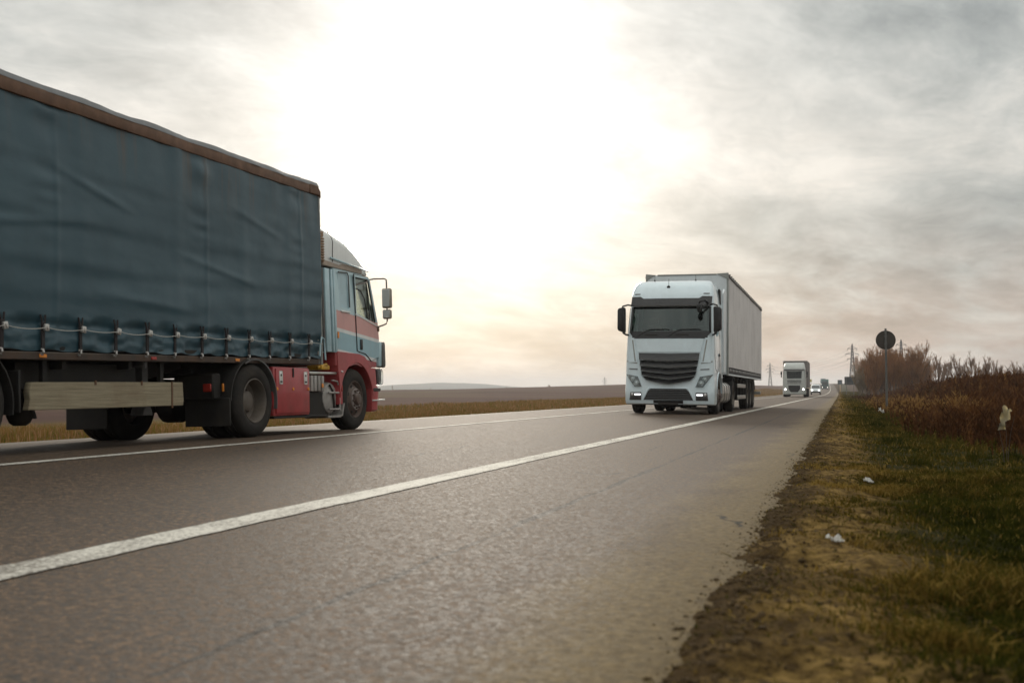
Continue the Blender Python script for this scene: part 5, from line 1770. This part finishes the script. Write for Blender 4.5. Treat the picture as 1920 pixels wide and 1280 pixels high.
# ================================================================== bare trees and thicket
def grow(seed, height, spread=0.55, levels=4, kids=(5, 5, 4, 3), lean=0.0, stems=1, r0=0.05, up=0.25, first=0.25):
    rnd = random.Random(seed)
    trunk, twigs = [], []

    def rec(p, d, L, r, lvl):
        n = 4 if lvl < 2 else 2
        q = p
        dd = d
        pts = [p]
        for i in range(n):
            dd = (dd + Vector((rnd.gauss(0, 0.10), rnd.gauss(0, 0.10), rnd.gauss(0.03, 0.05) + up * 0.12))).normalized()
            q2 = q + dd * (L / n)
            ra, rb = r * (1 - 0.75 * i / n), r * (1 - 0.75 * (i + 1) / n)
            (trunk if lvl == 0 else twigs).append((q, q2, max(ra, 0.006), max(rb, 0.005)))
            q = q2
            pts.append(q)
        if lvl >= levels:
            return
        for k in range(kids[min(lvl, len(kids) - 1)]):
            t = rnd.uniform(first if lvl == 0 else 0.2, 1.0)
            i = min(n - 1, int(t * n))
            o = pts[i].lerp(pts[i + 1], t * n - i)
            a = rnd.uniform(0, 2 * PI)
            side = Vector((math.cos(a), math.sin(a), 0))
            nd = (dd * (1 - spread) + side * spread + Vector((0, 0, up))).normalized()
            rec(o, nd, L * rnd.uniform(0.36, 0.60) * (1.1 - 0.45 * t), r * 0.5, lvl + 1)
    for s in range(stems):
        a = rnd.uniform(0, 2 * PI)
        sp = 0.0 if stems == 1 else rnd.uniform(0.1, 0.5)
        d = Vector((math.cos(a) * sp + lean, math.sin(a) * sp, 1)).normalized()
        base = Vector((math.cos(a) * 0.35 * (stems > 1) * rnd.random(), math.sin(a) * 0.35 * (stems > 1) * rnd.random(), -0.1))
        rec(base, d, height * (rnd.uniform(0.6, 0.85) if stems > 1 else 0.72), r0 * (0.6 if stems > 1 else 1), 0)
    return trunk, twigs


def seg_mesh(name, segs, mat, n=3, kr=1.0):
    P0 = np.array([s[0] for s in segs])
    P1 = np.array([s[1] for s in segs])
    ra = np.array([s[2] for s in segs]) * kr
    rb = np.array([s[3] for s in segs]) * kr
    D = P1 - P0
    D /= np.linalg.norm(D, axis=1, keepdims=True) + 1e-9
    A = np.where(np.abs(D[:, 2:3]) < 0.9, np.array([[0, 0, 1.0]]), np.array([[1.0, 0, 0]]))
    U = np.cross(D, A)
    U /= np.linalg.norm(U, axis=1, keepdims=True) + 1e-9
    W = np.cross(D, U)
    N = len(segs)
    V = np.zeros((N, 2 * n, 3))
    for k in range(n):
        c, s_ = math.cos(2 * PI * k / n), math.sin(2 * PI * k / n)
        V[:, k] = P0 + (U * c + W * s_) * ra[:, None]
        V[:, n + k] = P1 + (U * c + W * s_) * rb[:, None]
    base = (np.arange(N) * 2 * n)[:, None]
    F = []
    for k in range(n):
        F.append(base + np.array([[k, (k + 1) % n, n + (k + 1) % n, n + k]]))
    F = np.concatenate(F, 0)
    o = np_mesh(name, V.reshape(-1, 3), F, mat)
    me = o.data
    bpy.data.objects.remove(o)
    return me


ORD = ['first', 'second', 'third', 'fourth', 'fifth', 'sixth', 'seventh', 'eighth', 'ninth', 'tenth', 'eleventh', 'twelfth', 'thirteenth', 'fourteenth', 'fifteenth',
       'sixteenth', 'seventeenth', 'eighteenth', 'nineteenth', 'twentieth', 'twenty-first', 'twenty-second', 'twenty-third', 'twenty-fourth', 'twenty-fifth', 'twenty-sixth']
PROTO = {}
for i in range(4):
    tr, tw = grow(100 + i, 7.0, 0.42, 4, (13, 6, 4, 3), lean=-0.16 - 0.05 * (i % 2), r0=0.13, up=0.45, first=0.22)
    PROTO['tree', i] = (seg_mesh('trunk', tr, 'bark', 5), seg_mesh('crown', tw, 'twig_brown', 3, 1.1))
for i in range(4):
    tr, tw = grow(200 + i, 5.0, 0.40, 3, (15, 7, 5), stems=9, r0=0.06, up=0.35, first=0.08)
    m = ('twig_red', 'twig_red', 'twig_brown', 'twig_grey')[i]
    PROTO['bush', i] = (seg_mesh('stems', tr, 'bark', 4), seg_mesh('twigs', tw, m, 3, 1.1))


def plant_tree(kind, i, X, Y, s, rz, name, label, cat, group=None, dz=0.0):
    T = thing(name, label, cat, (X, Y, float(ground(X, Y)) - 0.05 + dz), (0, 0, rz), group)
    T.scale = (s, s, s)
    a, c = PROTO[kind, i]
    place('trunk' if kind == 'tree' else 'stems', a, T)
    place('crown' if kind == 'tree' else 'twigs', c, T)
    return T


def px2x(px, Y):      # lateral position at depth Y of a bearing measured on site plan
    t = YAW - math.atan((px - 960) / 2000.0)
    return -math.tan(t) * Y


rt = random.Random(5)
# thicket right of the tall pylon: bushes from near to far, counted from the road
bp = []
for k in range(16):
    Y = 118 + 26 * rt.random()
    px = 1610 + 128 * (k + 0.4 * rt.random()) / 16
    bp.append((px2x(px, Y), Y, px))
for k, (X, Y, px) in enumerate(bp):
    i = 3 if k < 2 else (2 if k in (6, 11, 14) else k % 2)
    s = (0.80, 0.95, 1.02, 1.10, 1.06, 1.02, 1.04, 1.0, 0.97, 1.02, 0.98, 0.94, 0.90, 0.95, 0.86, 0.80)[k] * rt.uniform(0.95, 1.05)
    hue = {3: 'pale grey-brown', 2: 'brown', 0: 'rust-red', 1: 'rust-red'}[i]
    plant_tree('bush', i, X, Y, s, rt.uniform(0, 6.28), 'bare_bush', '%s leafless bush, %s from the road in the roadside thicket' % (hue, ORD[k]), 'bush', 'bushes of the roadside thicket')
# leaning row of bare trees along the skyline on the right
for k in range(24):
    Y = 190 + 40 * rt.random()
    px = 1716 + 212 * (k + 0.5 * rt.random()) / 24
    s = (1.02 - 0.20 * max(0, (px - 1800) / 120)) * rt.uniform(0.86, 1.10) * Y / 205
    if k in (19, 20):
        s *= 0.72
    plant_tree('tree', k % 4, px2x(px, Y), Y, s, rt.uniform(-0.5, 0.5), 'bare_tree', 'slender leafless tree, %s from the left in the leaning row on the right skyline' % ORD[k], 'tree', 'leaning row of bare trees')
# a few trees and bushes far out on the left
for k, (px, Y, s, kind, i, lab) in enumerate(((738, 700, 0.9, 'tree', 0, 'hazy bare tree just right of the blue lorry cab on the far plain'), (778, 820, 0.55, 'tree', 1, 'faint bare tree on the far plain below the left end of the blue hill'),
                                              (806, 760, 0.75, 'tree', 2, 'faint bare tree on the far plain under the blue hill'), (915, 560, 0.5, 'tree', 3, 'small bare tree on the field skyline right of the blue hill'),
                                              (951, 520, 0.42, 'tree', 0, 'small bare tree in the middle of the field skyline'), (1030, 500, 0.45, 'bush', 2, 'low bush on the field skyline towards the large white lorry'))):
    plant_tree(kind, i, px2x(px, Y), Y, s, k * 1.3, 'bare_tree' if kind == 'tree' else 'bare_bush', lab, 'tree' if kind == 'tree' else 'bush')
pole = thing('utility_pole', 'thin pole rising out of the thicket left of the round sign', 'pole', (px2x(1651, 140), 140.0, float(ground(px2x(1651, 140), 140))))
b = B(); tube(b, [(0, 0, -0.3), (0, 0, 5.6)], 0.09, 8, 0.06); obj('shaft', b, 'bark', pole)
b = B(); box(b, -0.25, 0.25, -0.03, 0.03, 5.3, 5.38); obj('cross_bar', b, 'bark', pole)


# ================================================================== grass, weeds, gravel
def blades(name, X, Y, h, w, tint, mat, lean=0.5, Z=None, kind='stuff'):
    N = len(X)
    if Z is None:
        Z = ground(X, Y)
    a = RNG.uniform(0, 2 * PI, N)
    ca, sa = np.cos(a), np.sin(a)
    b_ = RNG.uniform(0, 2 * PI, N)
    ln = np.abs(RNG.normal(0, lean, N)) * h
    V = np.zeros((N, 5, 3))
    P = np.stack([X, Y, Z - 0.01], 1)
    side = np.stack([ca, sa, np.zeros(N)], 1) * (w / 2)[:, None]
    ld = np.stack([np.cos(b_), np.sin(b_), np.zeros(N)], 1) * ln[:, None]
    up = np.zeros((N, 3))
    up[:, 2] = h
    mid = P + up * 0.6 + ld * 0.35
    tip = P + up * (1 - 0.12 * np.clip(ln / (h + 1e-6), 0, 2))[:, None] + ld
    V[:, 0] = P - side
    V[:, 1] = P + side
    V[:, 2] = mid + side * 0.75
    V[:, 3] = mid - side * 0.75
    V[:, 4] = tip
    base = (np.arange(N) * 5)[:, None]
    F = np.concatenate([base + np.array([[0, 1, 2]]), base + np.array([[0, 2, 3]]), base + np.array([[3, 2, 4]])], 0)
    o = np_mesh(name, V.reshape(-1, 3), F, mat, np.repeat(np.clip(tint, 0, 1), 5))
    tag(o, kind=kind)
    return o


def scatter(x0, x1, y0, y1, n, dens=None):
    X = RNG.uniform(x0, x1, n)
    Y = RNG.uniform(y0, y1, n)
    if dens is not None:
        k = RNG.uniform(0, 1, n) < dens(X, Y)
        X, Y = X[k], Y[k]
    return X, Y


def build_verge():
    # short turf on the right verge, patchy on the sandy strip by the road
    def dens(X, Y):
        p = fbm(X, Y, 1.7, 4, 51)
        d = sstep(-0.05, 0.45, X + (p - 0.5) * 0.9)
        return np.clip(0.16 * (p > 0.46) * sstep(-0.42, -0.15, X) + d * (0.55 + 0.45 * sstep(0.30, 0.48, p)), 0, 1)
    X1, Y1 = scatter(-0.45, 2.6, 1.3, 9, 260000, dens)
    X2, Y2 = scatter(-0.45, 6.0, 9, 30, 130000, dens)
    X3, Y3 = scatter(-0.4, 6.0, 30, 90, 60000, dens)
    X4, Y4 = scatter(-0.4, 5.0, 90, 330, 40000, dens)
    X, Y = np.concatenate([X1, X2, X3, X4]), np.concatenate([Y1, Y2, Y3, Y4])
    X = X + bend(Y)
    p = fbm(X, Y, 0.8, 4, 55)
    q = fbm(X, Y, 3.0, 3, 57)
    h = RNG.uniform(0.012, 0.045, len(X)) * (0.6 + 1.2 * q) + 0.03 * sstep(0.55, 0.75, q) + 0.0016 * np.clip(Y - 4, 0, 40)
    h *= 0.5 + 0.5 * sstep(-0.2, 0.6, X)
    w = RNG.uniform(0.003, 0.007, len(X)) * (1 + Y / 14)
    t = RNG.normal(0.29, 0.20, len(X)) + 1.0 * (q - 0.5) + 0.6 * (p - 0.5) + 0.34 * (1 - sstep(-0.1, 0.7, X))
    t = np.where(RNG.uniform(0, 1, len(X)) < 0.04, 0.95, np.clip(t, 0.02, 0.92))
    blades('verge_grass', X, Y, h, w, t, 'blades_verge', 1.1)
    # broad tufts of longer grass
    cx, cy = scatter(0.5, 5, 2.2, 26, 520)
    X = np.repeat(cx, 60) + RNG.normal(0, 0.05, len(cx) * 60)
    Y = np.repeat(cy, 60) + RNG.normal(0, 0.05, len(cx) * 60)
    h = RNG.uniform(0.03, 0.10, len(X)) * np.repeat(RNG.uniform(0.5, 1.2, len(cx)), 60)
    t = np.repeat(RNG.uniform(0.05, 0.6, len(cx)), 60) + RNG.normal(0, 0.1, len(X))
    blades('grass_tufts', X, Y, h, RNG.uniform(0.004, 0.008, len(X)) * (1 + Y / 20), t, 'blades_verge', 0.6)
    # straw and dead stalks lying flat
    X, Y = scatter(-0.40, 2.5, 1.5, 22, 90000, lambda X, Y: 0.10 + 0.9 * (1 - sstep(0.1, 0.6, X)))
    blades('dead_straw', X, Y, RNG.uniform(0.004, 0.018, len(X)), RNG.uniform(0.003, 0.008, len(X)) * (1 + Y / 20), RNG.uniform(0.45, 1.0, len(X)) ** 1.3, 'blades_verge', 5.0)


def build_weeds():
    # tall dry red-brown weeds: upright stem with side sprigs
    def dens(X, Y):
        p = fbm(X, Y, 0.5, 4, 61)
        edge = 0.75 + 0.9 * np.clip((16 - Y) / 8, 0, 1.6) + 0.5 * (p - 0.5)
        return sstep(0.0, 1.3, X - edge) * (0.45 + 0.9 * p) * sstep(6.0, 11.0, Y)
    X1, Y1 = scatter(0.9, 6, 6, 22, 15000, dens)
    X2, Y2 = scatter(0.9, 13, 22, 60, 26000, dens)
    X3, Y3 = scatter(0.9, 26, 60, 125, 20000, dens)
    X, Y = np.concatenate([X1, X2, X3]), np.concatenate([Y1, Y2, Y3])
    N = len(X)
    Z = ground(X, Y)
    hs = RNG.uniform(0.14, 0.42, N) * (0.5 + fbm(X, Y, 0.6, 3, 63)) * (0.55 + 0.55 * sstep(0, 3.0, X - 1.0))
    hs *= np.where(RNG.uniform(0, 1, N) < 0.07, 1.7, 1.0)
    hs *= np.where((X < 4.2) & (Y > 40), 0.75, 1.0)
    K = 8
    V = np.zeros((N, K, 3, 3))
    th = RNG.uniform(0, 2 * PI, N)
    lean = np.stack([np.cos(th), np.sin(th), np.zeros(N)], 1) * (RNG.uniform(0, 0.30, N) * hs)[:, None]
    P = np.stack([X, Y, Z - 0.02], 1)
    top = P + lean
    top[:, 2] += hs
    wd = RNG.uniform(0.0035, 0.007, N) * (1 + Y / 16)
    for k in range(K):
        if k == 0:
            a, c = P, top
            ww = wd * 1.3
        else:
            t = RNG.uniform(0.25, 0.95, N)[:, None]
            a = P + (top - P) * t
            an = RNG.uniform(0, 2 * PI, N)
            L = hs * RNG.uniform(0.18, 0.42, N)
            c = a + np.stack([np.cos(an) * L * 0.6, np.sin(an) * L * 0.6, L * 0.75], 1)
            ww = wd
        an = RNG.uniform(0, 2 * PI, N)
        sd = np.stack([np.cos(an), np.sin(an), np.zeros(N)], 1) * ww[:, None]
        V[:, k, 0] = a - sd
        V[:, k, 1] = a + sd
        V[:, k, 2] = c
    F = np.arange(N * K * 3).reshape(-1, 3)
    t = np.clip(RNG.normal(0.38, 0.2, N) + 0.5 * (fbm(X, Y, 0.25, 3, 65) - 0.5), 0, 0.92)
    t = np.where((X < 4.0) & (Y > 30) & (Y < 80) & (RNG.uniform(0, 1, N) < 0.5), 0.93, t)
    o = np_mesh('dry_weeds', V.reshape(-1, 3), F, 'blades_weed', np.repeat(t, K * 3))
    tag(o, kind='stuff')


def build_left_grass():
    def dens(X, Y):
        return 0.35 + 0.65 * sstep(0.40, 0.55, fbm(X, Y, 0.7, 3, 71))
    X1, Y1 = scatter(-17, -11.2, 7, 45, 60000, dens)
    X2, Y2 = scatter(-24, -11.2, 45, 140, 50000, dens)
    X3, Y3 = scatter(-26, -11.4, 140, 420, 24000, dens)
    X, Y = np.concatenate([X1, X2, X3]), np.concatenate([Y1, Y2, Y3])
    d = -X - 11.2
    X = X + bend(Y)
    p = fbm(X, Y, 0.35, 3, 73)
    h = RNG.uniform(0.06, 0.20, len(X)) * (0.5 + p) * (0.55 + 0.8 * sstep(0.3, 2.5, d))
    w = RNG.uniform(0.005, 0.010, len(X)) * (1 + Y / 14)
    t = np.clip(RNG.normal(0.20, 0.2, len(X)) + 0.52 * sstep(0.5, 2.2, d + 2 * (p - 0.5)), 0, 1)
    blades('roadside_grass', X, Y, h, w, t, 'blades_left', 0.5)


def build_gravel():
    # loose stones along the broken asphalt edge
    N = 15000
    X = RNG.normal(-0.27, 0.065, N)
    Y = 1.2 + 40 * RNG.uniform(0, 1, N) ** 1.8
    X = np.where(RNG.uniform(0, 1, N) < 0.35, RNG.uniform(-0.35, 0.5, N), X)
    Z = np.maximum(ground(X, Y), np.where(X < XR + 0.25, 0.0, -9))
    s = RNG.gamma(1.5, 0.0016, N) + 0.0018
    ico = bmesh.new()
    bmesh.ops.create_icosphere(ico, subdivisions=1, radius=1.0)
    pv = np.array([v.co[:] for v in ico.verts])
    pf = np.array([[v.index for v in f.verts] for f in ico.faces])
    ico.free()
    jit = RNG.uniform(0.7, 1.25, (N, len(pv), 1))
    V = pv[None] * jit * s[:, None, None] * RNG.uniform(0.6, 1.3, (N, 1, 3)) * np.array([1, 1, 0.65])
    V = V + np.stack([X, Y, Z + s * 0.25], 1)[:, None, :]
    F = (np.arange(N) * len(pv))[:, None, None] + pf[None]
    o = np_mesh('loose_gravel', V.reshape(-1, 3), F.reshape(-1, 3), 'pebble')
    tag(o, kind='stuff')


build_verge()
build_weeds()
build_left_grass()
build_gravel()


# ================================================================== litter
def crumple(name, label, X, Y, sx, sy, sz, mat, seed, dz=0.0, rot=(0, 0, 0), cat='litter'):
    b = B()
    n = 9
    rows = []
    for j in range(n):
        row = []
        for i in range(n):
            u, v = i / (n - 1) - 0.5, j / (n - 1) - 0.5
            k = mnoise.fractal(Vector((u * 3.1 + seed, v * 3.1, seed * 2.3)), 0.8, 2.2, 3)
            k2 = mnoise.noise(Vector((u * 4, v * 4, seed + 9.0)))
            row.append(b.verts.new((u * sx * (1 + 0.4 * k2), v * sy * (1 + 0.4 * k), (0.5 + 0.9 * k) * sz)))
        rows.append(row)
    for j in range(n - 1):
        for i in range(n - 1):
            b.faces.new((rows[j][i], rows[j][i + 1], rows[j + 1][i + 1], rows[j + 1][i]))
    bmesh.ops.solidify(b, geom=b.faces[:], thickness=0.002)
    o = obj(name, b, mat, None, 60)
    o.location = (X, Y, float(ground(X, Y)) + dz)
    o.rotation_euler = rot
    tag(o, label, cat)
    return o


crumple('paper_scrap', 'crumpled pale paper scrap on the sandy strip nearest the camera', -0.03, 4.33, 0.055, 0.045, 0.022, 'paper', 1, 0.005, (0.2, 0.1, 0.6))
crumple('paper_scrap', 'flat white scrap lying on the verge, farther than the crumpled one', 0.06, 7.05, 0.09, 0.05, 0.012, 'paper', 4, 0.008, (0, 0, 0.2))
crumple('paper_scrap', 'tiny white scrap beside the flat white one on the verge', 0.17, 7.55, 0.05, 0.06, 0.03, 'paper', 6, 0.01, (0.3, 0, 0.9))
crumple('paper_scrap', 'white scrap in the grass near the foot of the round sign', 1.12, 33.0, 0.16, 0.14, 0.10, 'paper', 8, 0.05, (0.4, 0.2, 0.3))
bag = crumple('plastic_bag', 'torn yellowish plastic bag caught on the dry weeds at the right', 1.42, 10.5, 0.07, 0.20, 0.11, 'bag_plastic', 11.4, 0.40, (1.25, 0.15, -0.55), 'plastic bag')
for v in bag.data.vertices:                                   # torn to a narrow strip at one end
    v.co.x *= 0.35 + 0.9 * (v.co.y / 0.20 + 0.5) + 0.25 * math.sin(v.co.y * 70)
bpy.context.view_layer.update()
inv = bag.matrix_world.inverted()
for dx, dy in ((0.0, 0.01), (0.012, 0.03), (-0.015, 0.02)):      # the dry stalks that hold it
    b = B()
    tube(b, [inv @ Vector((1.42 + dx * (1 + k * k * 0.6), 10.5 + dy, float(ground(1.42, 10.5)) - 0.03 + 0.16 * k)) for k in range(4)], 0.0035, 5, 0.0015)
    obj('snagging_stalk', b, 'bark', bag)
